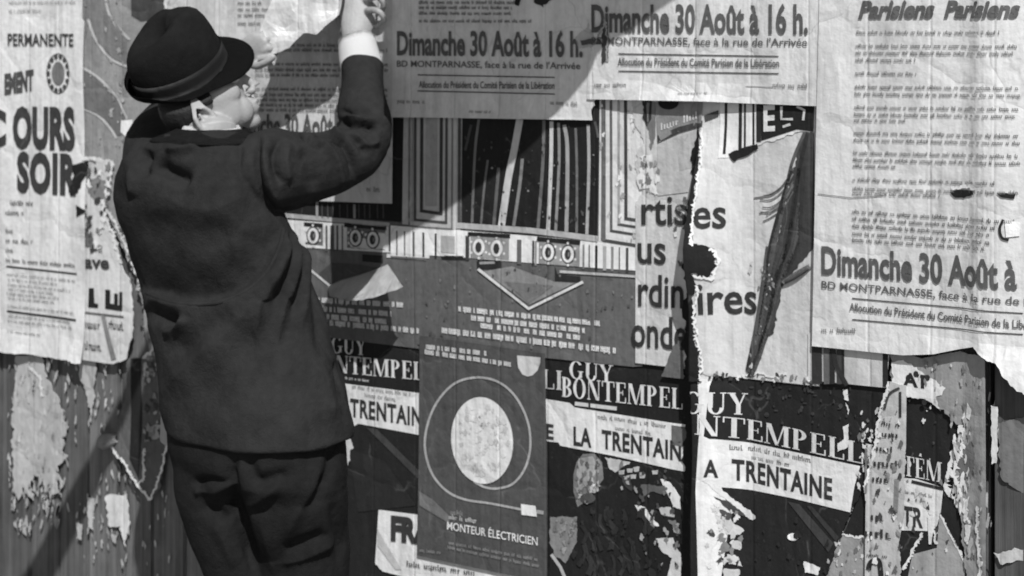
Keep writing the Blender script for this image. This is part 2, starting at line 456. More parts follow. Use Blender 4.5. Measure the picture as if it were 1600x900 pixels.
# ================================================================== setting
def box(bm, x0, x1, y0, y1, z0, z1):
    v = [bm.verts.new(p) for p in ((x0, y0, z0), (x1, y0, z0), (x1, y1, z0), (x0, y1, z0), (x0, y0, z1), (x1, y0, z1), (x1, y1, z1), (x0, y1, z1))]
    for f in ((0, 1, 5, 4), (1, 2, 6, 5), (2, 3, 7, 6), (3, 0, 4, 7), (4, 5, 6, 7), (3, 2, 1, 0)): bm.faces.new([v[i] for i in f])
    return v
bm = bmesh.new(); bmesh.ops.create_grid(bm, x_segments=2, y_segments=2, size=1500)
props(bm_obj('ground', bm, plain('earth', 0.2, 0.95, 3.0, 0.3, 0.004, 90.0)), kind='structure')
bm = bmesh.new(); box(bm, -14, 12, -3.2, -0.02, 0.0, 0.12); bmesh.ops.bevel(bm, geom=bm.edges[:], offset=0.012, segments=2, affect='EDGES')
props(bm_obj('pavement', bm, plain('pavement_asphalt', 0.22, 0.9, 20.0, 0.3, 0.003, 200.0)), kind='structure')

hoard = empty('hoarding', (0, 0.03, 0.12), 'weathered hoarding of upright planks that all the posters are pasted on', 'hoarding')
xs0 = P(1548, 700).x % PLANK
hmesh = []
for k in range(4):                                    # four plank shapes shared by all
    bm = bmesh.new(); box(bm, -PLANK / 2 + .003, PLANK / 2 - .003, 0, 0.022, 0, 2.75)
    bmesh.ops.bevel(bm, geom=bm.edges[:], offset=0.004, segments=2, affect='EDGES')
    for v in bm.verts: v.co.x += 0.0015 * math.sin(v.co.z * 3 + k)
    me = bpy.data.meshes.new('plank'); bm.to_mesh(me); bm.free(); me.materials.append(wood(98)); hmesh.append(me)
i0 = int(-3.6 / PLANK)
for i in range(i0, int(2.6 / PLANK)):
    o = bpy.data.objects.new('plank', hmesh[i % 4]); COL.objects.link(o); o.parent = hoard
    o.location = (xs0 + (i + .5) * PLANK, -0.03 + random.uniform(0.0, .006), random.uniform(-.05, .03))
bm = bmesh.new(); box(bm, -3.6, 2.6, 0.028, 0.032, .14, 2.7); bm_obj('added_backing', bm, plain('dark_backing', .02), hoard)  # dark sheet added behind the planks to keep light out of the gaps
for z in (0.45, 1.3, 2.2):
    bm = bmesh.new(); box(bm, -3.6, 2.6, 0.034, 0.09, z, z + .1); bm_obj('rail', bm, wood(90), hoard)
for x_, d in ((X1 + .03, .02), (X2 + .035, .012)):
    bm = bmesh.new(); box(bm, x_ - .028, x_ + .028, -d, -0.003, .16, 2.7); bm_obj('cover_strip', bm, wood(80), hoard)

# ================================================================== posters, lowest layer first
# --- bare boards, lower part: what is left of old bills
def remnant(label, poly, val, layer, group=None, torn=(), lift=None, cat='paper scrap', name='paper_scrap'):
    p = Poster(name, label, cat, poly, val, layer, group, lift)
    for t, w in torn: p.torn(t, w)
    return p
remnant('large pale shredded paper remnant on the boards under the lecture poster',
        [(16, 640, 2), (22, 600, 3), (24, 556), (64, 556, 3), (76, 596, 4), (92, 632, 4), (106, 668, 4), (94, 684, 4), (106, 712, 3), (88, 728, 4), (97, 752, 3), (86, 772, 4), (74, 790, 3), (66, 748, 3), (52, 742, 3), (52, 782, 4), (40, 770, 3), (28, 782, 3), (20, 760, 3)], 170, 0,
        torn=([((45, 572), (62, 592), (66, 620)), 5],)).done()
remnant('thin pointed pale scrap below the bottom corner of the lecture poster',
        [(118, 556), (150, 566, 2), (148, 600, 2), (143, 650, 2), (134, 612, 2), (124, 588, 2)], 172, 0).done()
remnant('small white ragged scrap low on the boards beside the dark trousers',
        [(164, 776, 2), (198, 772, 2), (201, 806, 2), (196, 854, 3), (188, 822, 3), (172, 824, 3)], 198, 0).done()
for k, (x, y, w, h, lab) in enumerate(((142, 802, 6, 26, 'tiny pale upright paper flake left of the white ragged scrap'), (124, 830, 5, 14, 'lowest tiny paper flake on the boards at far left'), (178, 842, 4, 8, 'tiny paper flake just under the white ragged scrap'))):
    remnant(lab, [(x - w, y - h, 1), (x + w, y - h + 3, 1), (x + w * .6, y + h, 1), (x - w * .5, y + h - 4, 1)], 176, 0).done()
p = remnant('dark ragged poster fragment with curled white torn edge hanging beside the jacket hem',
        [(200, 560, 2), (262, 552), (266, 690, 2), (252, 764, 1), (238, 780, 1), (214, 746, 2), (190, 712, 2), (172, 696, 2), (186, 650, 2), (200, 606, 2)], 88, 1,
        torn=([((174, 694), (196, 720), (215, 748), (238, 780), (250, 760), (262, 700), (262, 664)), 5],),
        lift=lambda x, z: 0.012 * sstep(P(220, 640).z, P(220, 780).z, z))
p.shape([(206, 560), (222, 560), (223, 640), (222, 748), (206, 716)], 30, 'printed_dark_bar')
p.shape([(228, 690, 2), (256, 684, 2), (258, 660, 2), (232, 668, 2)], 150, 'paste_patch')
p.torn([(228, 700), (230, 748), (222, 754)], 5); p.residue([(226, 560), (262, 556), (262, 680), (228, 690)], 50, 1.5, 6, (130, 60, 160, 110)); p.done()
# the rolled curl above it
def curl(name, label, cat, a, b, rad, turns, g0, mat, n=18, m=10, taper=0.5, group=None):
    """a small roll of paper between picture points a and b, standing off the hoarding"""
    A, B = P(*a, g0), P(*b, g0); ax = (B - A)
    root = empty(name, A + Vector((0, 0, -rad)), label, cat, group)
    bm = bmesh.new(); rows = []
    side = Vector((0, -1, 0)); w = ax.normalized().cross(side).normalized()
    for j in range(m + 1):
        t = j / m; r = rad * (1 - taper * abs(2 * t - 1) ** 2)
        row = []
        for i in range(n + 1):
            an = turns * 2 * math.pi * i / n; rr = r * (1 - .3 * i / n)
            row.append(bm.verts.new(A + ax * t + w * (math.sin(an) * rr) + side * ((1 - math.cos(an)) * rr)))
        rows.append(row)
    for j in range(m):
        for i in range(n): bm.faces.new((rows[j][i], rows[j][i + 1], rows[j + 1][i + 1], rows[j + 1][i]))
    r = bmesh.ops.solidify(bm, geom=bm.faces[:], thickness=0.0012)
    bm_obj('sheet', bm, mat, root, True)
    return root
curl('paper_curl', 'rounded grey roll of peeled paper on the boards left of the jacket hem', 'paper scrap', (160, 690), (188, 682), .024, .72, .006, paper(165), taper=.55)

rbm = {}
for region, n, a, b_ in (([(14, 560), (110, 560), (110, 800), (14, 800)], 120, .8, 4), ([(20, 760), (100, 740), (96, 830), (24, 830)], 50, 1, 6), ([(112, 560), (200, 560), (180, 690), (120, 700)], 40, .8, 4), ([(120, 740), (205, 740), (205, 880), (120, 880)], 46, .8, 4), ([(1505, 620), (1596, 600), (1596, 900), (1510, 900)], 60, 1, 5), ([(230, 780), (276, 760), (276, 900), (220, 900)], 14, .8, 3)):
    for _ in range(n):
        for _t in range(30):
            x = random.uniform(min(q[0] for q in region), max(q[0] for q in region)); y = random.uniform(min(q[1] for q in region), max(q[1] for q in region))
            if inside(x, y, region): break
        v = random.choice((165, 185, 150)); bm = rbm.setdefault(v, bmesh.new()); ngon(bm, wall2d(flake(x, y, random.uniform(a, b_) * .7, 4.2)))
for v, bm in rbm.items():
    bmesh.ops.triangulate(bm, faces=bm.faces[:])
    for q in bm.verts: q.co.y = -.0065
    o = bm_obj('paste_residue', bm, paper(v), hoard); o['kind'] = 'stuff'

# --- leaf-patterned poster behind the hat
p = Poster('poster', 'grey poster with pale flowing vein lines between the lecture poster and the hat', 'poster',
           [(124, -40), (300, -40), (300, 560), (236, 560, 2), (214, 430), (150, 300), (124, 290)], 140, 1)
p.shape([(131, -40), (162, -40), (176, 28), (200, 60), (200, 102), (176, 90), (152, 66), (140, 30), (133, 60)], 116, 'printed_leaf_tone')
p.shape([(131, 110), (156, 126), (182, 152), (197, 184), (197, 210), (182, 212), (168, 190), (150, 178), (131, 170)], 104, 'printed_leaf_tone')
p.shape([(204, -40), (262, -40), (263, 20), (244, 30), (222, 33), (207, 24)], 66, 'printed_dark_shape')
for c in ([(163, -40), (168, 10), (180, 36), (204, 62)], [(138, 30), (150, 62), (174, 92), (206, 106)], [(129, 106), (154, 122), (180, 150), (198, 186)], [(130, 170), (152, 180), (170, 198), (182, 216)]):
    p.curve(c, 4, 182, 'printed_vein')
p.line([(133, 33), (136, -5)], 3, 100, 'printed_vein'); p.residue([(160, 300), (214, 300), (236, 540), (206, 430)], 40, 1.2, 5, (200, 100, 170, 80)); p.residue([(130, 0), (200, 0), (200, 240), (130, 240)], 30, 1, 4, (125, 155, 170))
p.torn([(150, 296), (168, 330), (182, 352), (196, 380), (208, 412), (220, 440)], 5, 205)
p.torn([(222, 430), (234, 462), (238, 500), (240, 545), (226, 560)], 6, 200)
p.shape([(190, 188), (208, 187), (208, 204), (197, 214), (189, 206)], 232, 'white_patch', 2)
p.done()
p = Poster('poster', 'pale blank poster showing just above the hat crown', 'poster', [(258, -40), (350, -40), (350, 330), (258, 330)], 186, 2)
p.torn([(262, -30), (263, 14), (248, 32), (240, 50)], 6, 205)
p.done()
# --- narrow torn poster beside the lecture poster
p = Poster('poster', 'narrow torn white poster strip with two heavy black capitals beside the jacket', 'poster',
           [(128, 246, 2), (176, 250, 2), (168, 290, 2), (160, 330, 3), (178, 370, 3), (190, 412, 2), (206, 446, 1), (210, 512, 1), (197, 562, 2), (170, 568), (128, 562)], 196, 3)
p.text('ave', (133, 418), (172, 420), 19, 60, bold=.03)
p.shape([(140, 450), (148, 450), (149, 473), (155, 475), (155, 481), (139, 480)], 30, 'heavy_capital')
p.shape([(166, 452), (174, 453), (174, 474), (180, 475), (180, 458), (186, 459), (186, 476), (188, 477), (188, 456), (193, 456), (193, 486), (166, 482)], 30, 'heavy_capital')
p.line([(133, 488), (195, 495)], 3, 90)
p.greek([(135, 512, 156, 514, 14), (172, 512, 194, 516, 14), (134, 545, 157, 548, 14)], 80)
p.shape([(160, 492), (166, 492), (178, 540), (184, 560), (176, 562), (168, 530)], 120, 'stain', 2)
p.shape([(138, 280, 2), (152, 276, 2), (168, 284, 2), (172, 306, 2), (148, 312, 2), (136, 300, 2)], 120, 'stain')
p.shape([(133, 356, 2), (146, 372, 2), (146, 386, 2), (133, 384, 2)], 95, 'stain'); p.residue([(135, 260), (172, 260), (165, 400), (135, 400)], 40, 1.5, 6, (120, 90, 215, 60))
p.torn([(176, 252), (168, 292), (160, 330), (178, 370), (190, 412)], 6, 214)
p.done()
# --- the lecture poster at far left
p = Poster('poster', 'white lecture poster with tall black words and round rosette at the left edge', 'poster',
           [(-120, -40), (128, -40), (128, 30), (131, 34), (130, 250, 2), (134, 268), (133, 567, 1), (-120, 530)], 210, 4, lift=lambda x, z: .012 * sstep(P(60, 520).z, P(60, 560).z, z) * (.5 + .5 * math.sin(x * 21)) + .006 * sstep(P(110, 300).x, P(130, 300).x, x) * (.5 + .5 * math.sin(z * 17)))
p.greek([(15, 6, 120, 5, 5), (15, 20, 64, 19, 6)], 150)
p.text('PERMANENTE', (13, 71), (116, 72), 18, 60, bold=.02)
p.text('EMENT', (8, 146), (53, 139), 28, 70, bold=.06)
p.text('C', (-22, 224), (11, 226), 50, 56, bold=.05)
p.text('OURS', (21, 228), (117, 231), 57, 56, bold=.055, spacing=1.05)
p.text('SOIR', (28, 296), (121, 302), 55, 56, bold=.055, spacing=1.1)
for k in range(14):
    a = 2 * math.pi * k / 14
    p.ell(90.5 + 15.5 * math.cos(a), 115 + 27 * math.sin(a), 3.0, 4.4, 70, 'rosette', n=10)
p.ell(90.5, 115, 10, 18.5, 110, 'rosette_centre'); p.curve([(74 + 16.5 + 17.6 * math.cos(k * math.pi / 10), 115 + 31 * math.sin(k * math.pi / 10)) for k in range(21)], 1.4, 90, 'rosette_ring', n=2)
p.greek([(18, 320, 52, 321, 8), (11, 335, 38, 336, 8), (11, 364, 21, 364, 8), (11, 379, 50, 381, 8), (11, 394, 20, 394, 8)], 75, dens=.8)
p.greek([(11, 409, 121, 418, 7)], 45, 'bold_print', dens=.9)
p.line([(11, 416), (121, 428)], 2.6, 50); p.line([(11, 486), (121, 500)], 3.2, 50)
p.greek([(11 + random.uniform(0, 4), y, x1, y + (x1 - 11) * .1, 5) for y, x1 in ((430, 118), (438, 90), (446, 110), (453, 85), (460, 92), (467, 85), (480, 118), (495, 112), (503, 115), (520, 66))], 135)
p.shape([(110, 258, 2), (126, 254, 1), (139, 252, 1), (136, 268, 2), (124, 300, 2), (113, 306, 1), (107, 298, 1), (116, 276, 1)], 18, 'torn_hole', 2)
p.shape([(121, 320, 1), (138, 330, 1), (122, 339, 1)], 22, 'torn_hole', 2)
p.torn([(128, 250), (140, 246), (150, 250)], 5)
p.done()

# --- deco-patterned posters in the middle
def word_blocks(p, rows, val, name='small_print'):
    for x0, y0, x1, y1, h in rows:
        x = x0; sl = (y1 - y0) / (x1 - x0)
        while x < x1 - 3:
            w = min(random.uniform(7, 34), x1 - x)
            y = y0 + sl * (x - x0)
            p.greek([(x, y, x + w - 2.5, y + sl * w, h)], val, name, dens=1.2, heavy=True)
            x += w + 1.2
def rings(p, cx, cy, s=1.0):
    p.ell(cx, cy, 11.5 * s, 15.5 * s, 60, 'ring_outline', 2, 24); p.ell(cx, cy, 9.2 * s, 13 * s, 214, 'printed_ring', 3, 24); p.ell(cx, cy, 5.0 * s, 8.6 * s, 52, 'ring_centre', 4, 8); p.ell(cx + 1.6, cy, 1.6 * s, 4 * s, 120, 'ring_gloss', 4, 8)
    for k in range(6):
        a = k * math.pi / 3 + .5; p.ell(cx + 13.2 * s * math.cos(a), cy + 17 * s * math.sin(a), 1.9, 2.3, 205, 'ring_dot', 3, 8)
E1 = Poster('poster', 'deco patterned poster half hidden behind the raised elbow and jacket', 'poster',
            [(430, 280), (640, 290), (640, 395), (672, 400), (662, 546), (470, 522), (430, 515)], 92, 2)
p = E1
p.shape([(430, 300), (610, 312), (610, 345), (430, 333)], 30, 'dark_panel')
for x in (505, 514, 522, 533, 545, 556, 563, 572, 580, 592, 601): p.line([(x, 319), (x + .3, 341)], 2 if x != 556 else 4, 70 if x != 556 else 140, 'panel_line', 2)
p.line([(497, 312), (497, 342)], 4, 150, 'panel_line', 2)
p.line([(430, 335), (612, 351)], 7, 165, 'rail_line', 2)
p.shape([(430, 342), (640, 356), (640, 396), (430, 384)], 212, 'white_band')
p.shape([(478, 350), (506, 352), (506, 384), (478, 382)], 110, 'ring_panel', 1); p.shape([(544, 352), (604, 356), (604, 391), (544, 387)], 110, 'ring_panel', 1)
p.line([(476, 350), (506, 352)], 6, 35, 'panel_top', 2); p.line([(540, 351), (606, 356)], 7, 35, 'panel_top', 2)
for x, y in ((491, 368), (558, 371), (585, 374)): rings(p, x, y, .95)
for x, w in ((512, 3), (521, 6), (529, 3), (537, 2), (611, 3), (620, 2), (632, 2)): p.line([(x, 352), (x, 392)], w, 80, 'band_line', 2)
p.shape([(568, 397), (600, 399), (600, 411), (568, 408)], 36, 'dark_bracket'); p.line([(606, 399), (672, 404)], 6, 205, 'light_bracket')
p.line([(484, 420), (516, 446)], 3.5, 195, 'chevron_line')
p.shape([(520, 410), (570, 414), (600, 420), (560, 440), (517, 444), (498, 428)], 70, 'chevron_tone')
word_blocks(p, [(497, 472, 632, 480, 9), (505, 486, 614, 494, 9), (512, 498, 606, 506, 9), (498, 506, 658, 521, 9)], 210)
p.done()
E2 = Poster('poster', 'deco patterned poster with dark streaked panel, white band and chevron above the moon poster', 'poster',
            [(610, 140), (1010, 140), (1004, 572), (990, 573), (652, 538), (668, 396), (640, 394), (610, 392)], 90, 3)
p = E2
p.shape([(610, 150), (632, 150), (630, 347), (610, 345)], 26, 'dark_bar')
p.shape([(632, 150), (722, 150), (720, 360), (630, 350)], 176, 'frame_tone')
for xl, xr, yb, w, v in ((650, 698, 343, 4, 72), (660, 690, 329, 5, 60), (641, 707, 353, 2.5, 110)):
    p.line([(xl, 150), (xl, yb)], w, v, 'frame_line', 2); p.line([(xl - w / 2, yb), (xr + w / 2, yb + 5)], w, v, 'frame_line', 2); p.line([(xr, yb + 5), (xr, 150)], w, v, 'frame_line', 2)
p.line([(643, 150), (643, 346)], 6, 150, 'frame_line', 2); p.line([(675, 150), (675, 322)], 18, 150, 'frame_line', 2)
p.line([(718, 150), (718, 356)], 5, 70, 'frame_line', 2)
p.shape([(722, 150), (938, 150), (934, 371), (722, 354)], 30, 'streaked_panel')
for pts, w, v in (([(748, 186), (742, 240), (738, 352)], 4, 105), ([(736, 195), (727, 235)], 4, 70), ([(762, 250), (756, 300), (752, 352)], 3.5, 100), ([(779, 262), (772, 352)], 5, 95),
                  ([(812, 186), (803, 235), (794, 280), (784, 353)], 11, 185), ([(816, 248), (812, 290), (803, 353)], 5, 125), ([(850, 188), (848, 260), (841, 360)], 5, 110),
                  ([(862, 190), (861, 260), (857, 362)], 6, 190), ([(873, 192), (874, 250), (869, 362)], 4.5, 135), ([(882, 195), (887, 235), (886, 362)], 6, 150), ([(900, 200), (902, 262), (902, 364)], 4, 105),
                  ([(920, 195), (921, 260), (918, 366)], 5, 160), ([(931, 190), (936, 215)], 4, 90)):
    p.curve(pts, w, v, 'white_streak', 2)
for _ in range(26):
    x, y = random.uniform(726, 930), random.uniform(240, 352); p.ell(x, y, random.uniform(.8, 2), random.uniform(.8, 2.2), random.choice((70, 90, 130)), 'panel_speck', 3, 7)
p.shape([(938, 140), (1010, 140), (1010, 388), (936, 378)], 205, 'frame_tone')
p.line([(944, 140), (943, 376)], 6, 100, 'frame_line', 2); p.line([(930, 140), (932, 190)], 8, 40, 'frame_line', 2)
for xl, yb, w, v in ((979, 341, 5, 62), (968, 350, 4, 90), (956, 360, 4, 90), (945, 375, 5, 110)):
    p.line([(xl, 140), (xl, yb)], w, v if xl != 968 else 150, 'frame_line', 2); p.line([(xl - w / 2, yb), (1010, yb + (1010 - xl) * .17)], w, 70, 'frame_line', 2)
p.line([(714, 352), (830, 360), (936, 373)], 9, 168, 'rail_line', 3)
p.shape([(612, 352), (722, 360), (936, 377), (1010, 388), (1010, 424), (868, 414), (722, 402), (612, 395)], 218, 'white_band')
for x, w, v in ((622, 2, 80), (634, 2, 80), (648, 3, 90), (663, 3, 60), (682, 3, 40), (731, 6, 60), (812, 7, 95), (834, 3, 50), (838, 3, 140), (913, 3, 130), (922, 2, 90), (933, 4, 45), (946, 5, 160), (958, 4, 130), (969, 2, 100), (981, 4, 70)):
    y = 360 + (x - 620) * .075; p.line([(x, y), (x, y + 38)], w, v, 'band_line', 2)
p.shape([(690, 368), (712, 369), (712, 396), (690, 394)], 165, 'band_box', 2)
p.shape([(736, 366), (796, 370), (796, 406), (736, 402)], 140, 'ring_panel', 2); p.shape([(843, 374), (907, 379), (907, 416), (843, 411)], 140, 'ring_panel', 2)
p.line([(732, 365), (798, 369)], 6, 32, 'panel_top', 3); p.line([(840, 373), (908, 379)], 7, 32, 'panel_top', 3)
for x, y in ((749, 386), (777, 388), (858, 394), (889, 397)): rings(p, x, y, 1.0)
p.line([(612, 397), (672, 401)], 5, 205, 'light_bracket'); p.line([(690, 402), (728, 403)], 6, 34, 'dark_bracket')
p.shape([(745, 408), (783, 404), (784, 424), (778, 424), (778, 420), (746, 420)], 40, 'dark_bracket'); p.line([(750, 411), (774, 410)], 4, 140, 'light_bracket', 2)
p.shape([(868, 416), (872, 428), (908, 432), (908, 440), (868, 438)], 40, 'dark_bracket'); p.line([(876, 424), (1000, 432)], 4, 175, 'light_bracket', 2)
p.shape([(756, 424), (800, 416), (868, 440), (900, 442), (828, 476)], 128, 'chevron_tone')
p.shape([(790, 440), (866, 446), (828, 474)], 110, 'chevron_tone', 2)
p.line([(748, 420), (828, 482), (913, 440)], 4.5, 200, 'chevron_line', 3)
p.residue([(620, 400), (990, 430), (990, 560), (660, 535)], 70, .8, 3, (110, 120, 75, 70), 2); p.residue([(724, 190), (932, 195), (932, 360), (724, 350)], 60, .8, 3, (50, 60, 45, 80), 3); p.residue([(940, 160), (1000, 160), (1000, 380), (940, 370)], 26, 1, 4, (170, 150, 222), 3)
word_blocks(p, [(717, 486, 941, 509, 9), (737, 500, 920, 520, 9), (752, 512, 911, 531, 9), (691, 520, 968, 552, 10)], 214)
p.done()
flap_root = empty('paper_flap', P(560, 470, .01), 'bright torn flap of paper peeling forward under the raised elbow', 'paper scrap')
ft = [(512, 447, .02), (532, 438, .028), (560, 430, .034), (584, 422, .038), (606, 413, .04)]
fb = [(515, 464, .070), (538, 469, .10), (566, 470, .11), (596, 461, .11), (630, 449, .09)]
def lerp_list(L, t):
    x = t * (len(L) - 1); k = min(len(L) - 2, int(x)); a, b = L[k], L[k + 1]; return [a[m] + (b[m] - a[m]) * (x - k) for m in range(3)]
bm = bmesh.new(); grid = []
for a_ in range(25):
    u, w_ = lerp_list(ft, a_ / 24), lerp_list(fb, a_ / 24); col_ = []
    for b_ in range(9):
        t = b_ / 8; q = [u[m] + (w_[m] - u[m]) * t for m in range(3)]; q[2] += .014 * math.sin(math.pi * t) + .003 * math.sin(a_ * .9 + b_)
        q[1] += (random.uniform(-1.2, 1.2) if b_ == 8 else 0); col_.append(bm.verts.new(P(*q)))
    grid.append(col_)
for a_ in range(24):
    for b_ in range(8): bm.faces.new((grid[a_][b_], grid[a_ + 1][b_], grid[a_ + 1][b_ + 1], grid[a_][b_ + 1]))
bmesh.ops.solidify(bm, geom=bm.faces[:], thickness=.0008)
bm_obj('sheet', bm, paper(196), flap_root, True)

# --- big Sunday-meeting posters, four copies
GRP = 'meeting posters announcing Sunday 30 August'
def meeting(p, a, b, h, l2, l3a, l3b, r1, r2, foot, iv=82):
    """headline baseline a-b, cap height h; second line, third line, two rules, foot imprints"""
    p.text('Dimanche 30 Août à 16 h.', a, b, h, iv, 'headline', bold=.03)
    p.text("BD MONTPARNASSE, face à la rue de l'Arrivée", l2[0], l2[1], h * .27, iv + 6, 'address_line', bold=.012)
    p.text('Allocution du Président du Comité Parisien de la Libération', l3a, l3b, h * .29, iv + 6, 'speech_line', bold=.018)
    p.line(r1, 1.8, 70); p.line(r2, 1.8, 70)
    p.greek(foot, 120, 'imprint')
p = Poster('poster', 'meeting poster behind the raised arm, mostly hidden by the man', 'poster',
           [(336, -60), (614, -60), (613, 318), (470, 313), (336, 305)], 192, 5, GRP)
meeting(p, (351, 210), (592, 214), 31, ((351, 226), (590, 230)), (380, 252), (555, 256), [(378, 240), (556, 244)], [(378, 262), (556, 267)], [(352, 290, 395, 292, 7), (575, 299, 599, 300, 9)])
p.greek([(372, y, 418 + random.uniform(-14, 3), y, 6) for y in (7, 17, 26, 39)], 70)
p.greek([(405 + random.uniform(-30, 0), y, 606 if k % 4 else 540, y + 1.5, 6) for k, y in enumerate((72, 80, 102, 111, 119, 141, 150, 158, 166, 174))], 90)
p.done()
p = Poster('poster', 'meeting poster in shade between the raised cuff and the sunlit one', 'poster',
           [(613, -60), (945, -60), (945, 120), (928, 160, 2), (925, 188), (886, 187), (820, 186), (613, 183)], 200, 6, GRP, lift=lambda x, z: .010 * sstep(P(760, 168).z, P(760, 190).z, z) * (.5 + .5 * math.sin(x * 14 + 1)))
meeting(p, (621, 85), (912, 88), 35, ((621, 104), (908, 108)), (655, 137), (867, 139), [(653, 117), (867, 121)], [(653, 142), (867, 147)], [(622, 161, 667, 162, 7), (860, 163, 902, 165, 7), (733, 176, 768, 177, 5)])
p.greek([(655, y, x, y + .5, 6) for y, x in ((6, 812), (14, 800), (23, 798), (35, 830))], 85)
p.shape([(806, -12, 2), (818, -6, 2), (812, 9, 2), (806, 8, 1)], 30, 'torn_hole', 2); p.shape([(828, -10, 2), (868, -8, 2), (850, 12, 3), (838, 6, 2)], 40, 'torn_hole', 2)
p.shape([(900, 60, 2), (938, 20, 2), (944, 60, 2), (930, 74, 2), (905, 76, 2)], 165, 'torn_and_shade_patch', 2)
p.done()
p = Poster('poster', 'meeting poster crossed by the slanting shadow edge, above the torn artists poster', 'poster',
           [(918, -60), (1284, -60), (1279, 166), (1180, 162), (1100, 158), (917, 155), (920, 100, 2), (930, 60, 3), (914, 20, 2)], 203, 7, GRP, lift=lambda x, z: .012 * sstep(P(1100, 135).z, P(1100, 165).z, z) * (.5 + .5 * math.sin(x * 13 + 2)))
meeting(p, (926, 49), (1263, 52), 40, ((926, 69), (1262, 72)), (967, 102), (1218, 105), [(968, 84), (1217, 88)], [(968, 111), (1217, 115)], [(930, 136, 980, 136, 8), (1208, 136, 1262, 138, 8), (1062, 147, 1110, 147, 4)])
p.line([(1166, 135), (1208, 136)], 1.5, 150)
p.torn([(930, 70), (948, 30), (952, 60), (950, 96)], 4, 150)
p.shape([(944, 34, 1), (951, 30, 1), (953, 90, 1), (942, 100, 1)], 60, 'torn_hole', 2); p.shape([(908, 63, 1), (940, 61, 1), (942, 68, 1), (910, 70, 1)], 70, 'torn_hole', 2)
p.done()

# --- the artists poster, torn over a cover strip
p = Poster('poster', 'torn pale poster in large lower-case words, bulging over a vertical strip', 'poster',
           [(986, 140), (1290, 140), (1280, 604), (1170, 592, 3), (1108, 581), (993, 567), (993, 320, 2), (1004, 300, 3), (992, 262, 3), (1006, 220, 3), (990, 180)], 188, 4)
F_ = p
p.text('rtis', (1003, 350), (1074, 351), 45, 46, bold=.015); p.text('t', (1076, 350), (1092, 350), 45, 46, bold=.015); p.text('es', (1104, 352), (1142, 354), 45, 46, bold=.015)
p.text('us', (997, 410), (1041, 412), 45, 46, bold=.015)
p.text('rdin', (998, 477), (1068, 481), 48, 46, bold=.015); p.text('a', (1074, 482), (1092, 483), 48, 46, bold=.015); p.text('ires', (1108, 486), (1182, 490), 48, 46, bold=.015)
p.text('onde', (988, 540), (1073, 547), 48, 46, bold=.015)
p.shape([(1003, 156), (1020, 157), (1019, 186, 1), (1012, 198, 2), (1006, 186, 2)], 45, 'torn_dark_strip')
p.shape([(1012, 160), (1026, 160), (1025, 214, 1), (1018, 234, 2), (1012, 200, 1)], 112, 'torn_dark_strip')
p.shape([(1026, 160), (1100, 160), (1098, 196), (1062, 206), (1028, 224)], 128, 'slanting_band')
p.shape([(1028, 212), (1062, 198), (1100, 188), (1100, 197), (1062, 208), (1028, 224)], 62, 'slanting_band'); p.shape([(1102, 180), (1124, 172), (1124, 182), (1104, 190)], 70, 'slanting_band')
p.text('soleil', (1034, 204), (1092, 184), 13, 190, 'faded_word', lvl=2, bold=.02) if False else p.greek([(1034, 203, 1092, 184, 12)], 190, 'faded_word', 2, .8)
p.ell(1046, 160, 16, 11, 25, 'printed_disc', 2)
p.shape([(1028, 226), (1098, 200), (1090, 250), (1076, 300), (1028, 306)], 172, 'grey_area')
p.greek([(1006, 262, 1026, 260, 8)], 90)
p.shape([(1000, 244, 2), (1020, 240, 2), (1024, 292, 3), (1000, 296, 3)], 212, 'paste_patch')
p.shape([(1126, 150), (1275, 150), (1274, 206, 1), (1248, 206, 2), (1190, 226, 2), (1142, 246), (1128, 246)], 204, 'striped_patch')
for x, w, yb in ((1136, 4, 240), (1158, 5, 234), (1165, 3, 232), (1178, 3, 226), (1186, 7, 222)): p.line([(x, 150), (x, yb)], w, 40, 'stripe', 2)
p.shape([(1188, 150), (1274, 150), (1272, 206), (1246, 202), (1190, 220)], 30, 'black_block', 2)
p.text('E', (1194, 204), (1212, 203), 38, 205, 'block_letter', lvl=3, bold=.03)
for pts in ([(1222, 166), (1222, 186), (1240, 186)], [(1224, 198), (1236, 194)], [(1246, 166), (1258, 172), (1256, 188)]): p.line(pts, 4, 190, 'block_letter', 3)
p.shape([(1142, 240, 1), (1184, 224, 2), (1186, 232, 1), (1150, 252, 1)], 24, 'torn_hole', 3)
p.shape([(1272, 190, 1), (1262, 204, 1), (1250, 226, 2), (1240, 262, 2), (1228, 312, 2), (1216, 370, 2), (1204, 408, 2), (1194, 452, 3), (1184, 500, 3), (1176, 540, 2), (1166, 586, 2), (1176, 586, 2), (1192, 548, 3), (1214, 500, 3), (1217, 456, 2), (1236, 430, 2), (1254, 408, 2), (1274, 380)], 58, 'torn_dark_strip')
p.shape([(1082, 372, 2), (1106, 376, 2), (1130, 386, 2), (1132, 410, 3), (1122, 430, 3), (1104, 422, 3), (1080, 430, 2)], 18, 'torn_hole', 3)
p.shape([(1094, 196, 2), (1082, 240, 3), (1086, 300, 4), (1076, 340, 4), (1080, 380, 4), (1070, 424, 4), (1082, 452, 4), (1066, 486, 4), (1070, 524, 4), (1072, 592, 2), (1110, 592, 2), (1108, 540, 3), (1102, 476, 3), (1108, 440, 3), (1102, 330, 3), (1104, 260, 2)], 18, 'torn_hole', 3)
p.shape([(1052, 540, 2), (1066, 520, 2), (1068, 592), (1034, 588, 2)], 92, 'torn_and_shade_patch', 2); p.residue([(1044, 330), (1080, 300), (1078, 440), (1052, 430)], 20, 1.5, 5, (120, 90, 205), 2)  # grey triangle is the ridge's shadow painted on the paper
p.torn([(1112, 590), (1110, 540), (1104, 480), (1110, 442)], 4, 226, 4, 2); p.torn([(1106, 380), (1104, 330), (1107, 262), (1102, 200)], 4, 222, 4, 2)
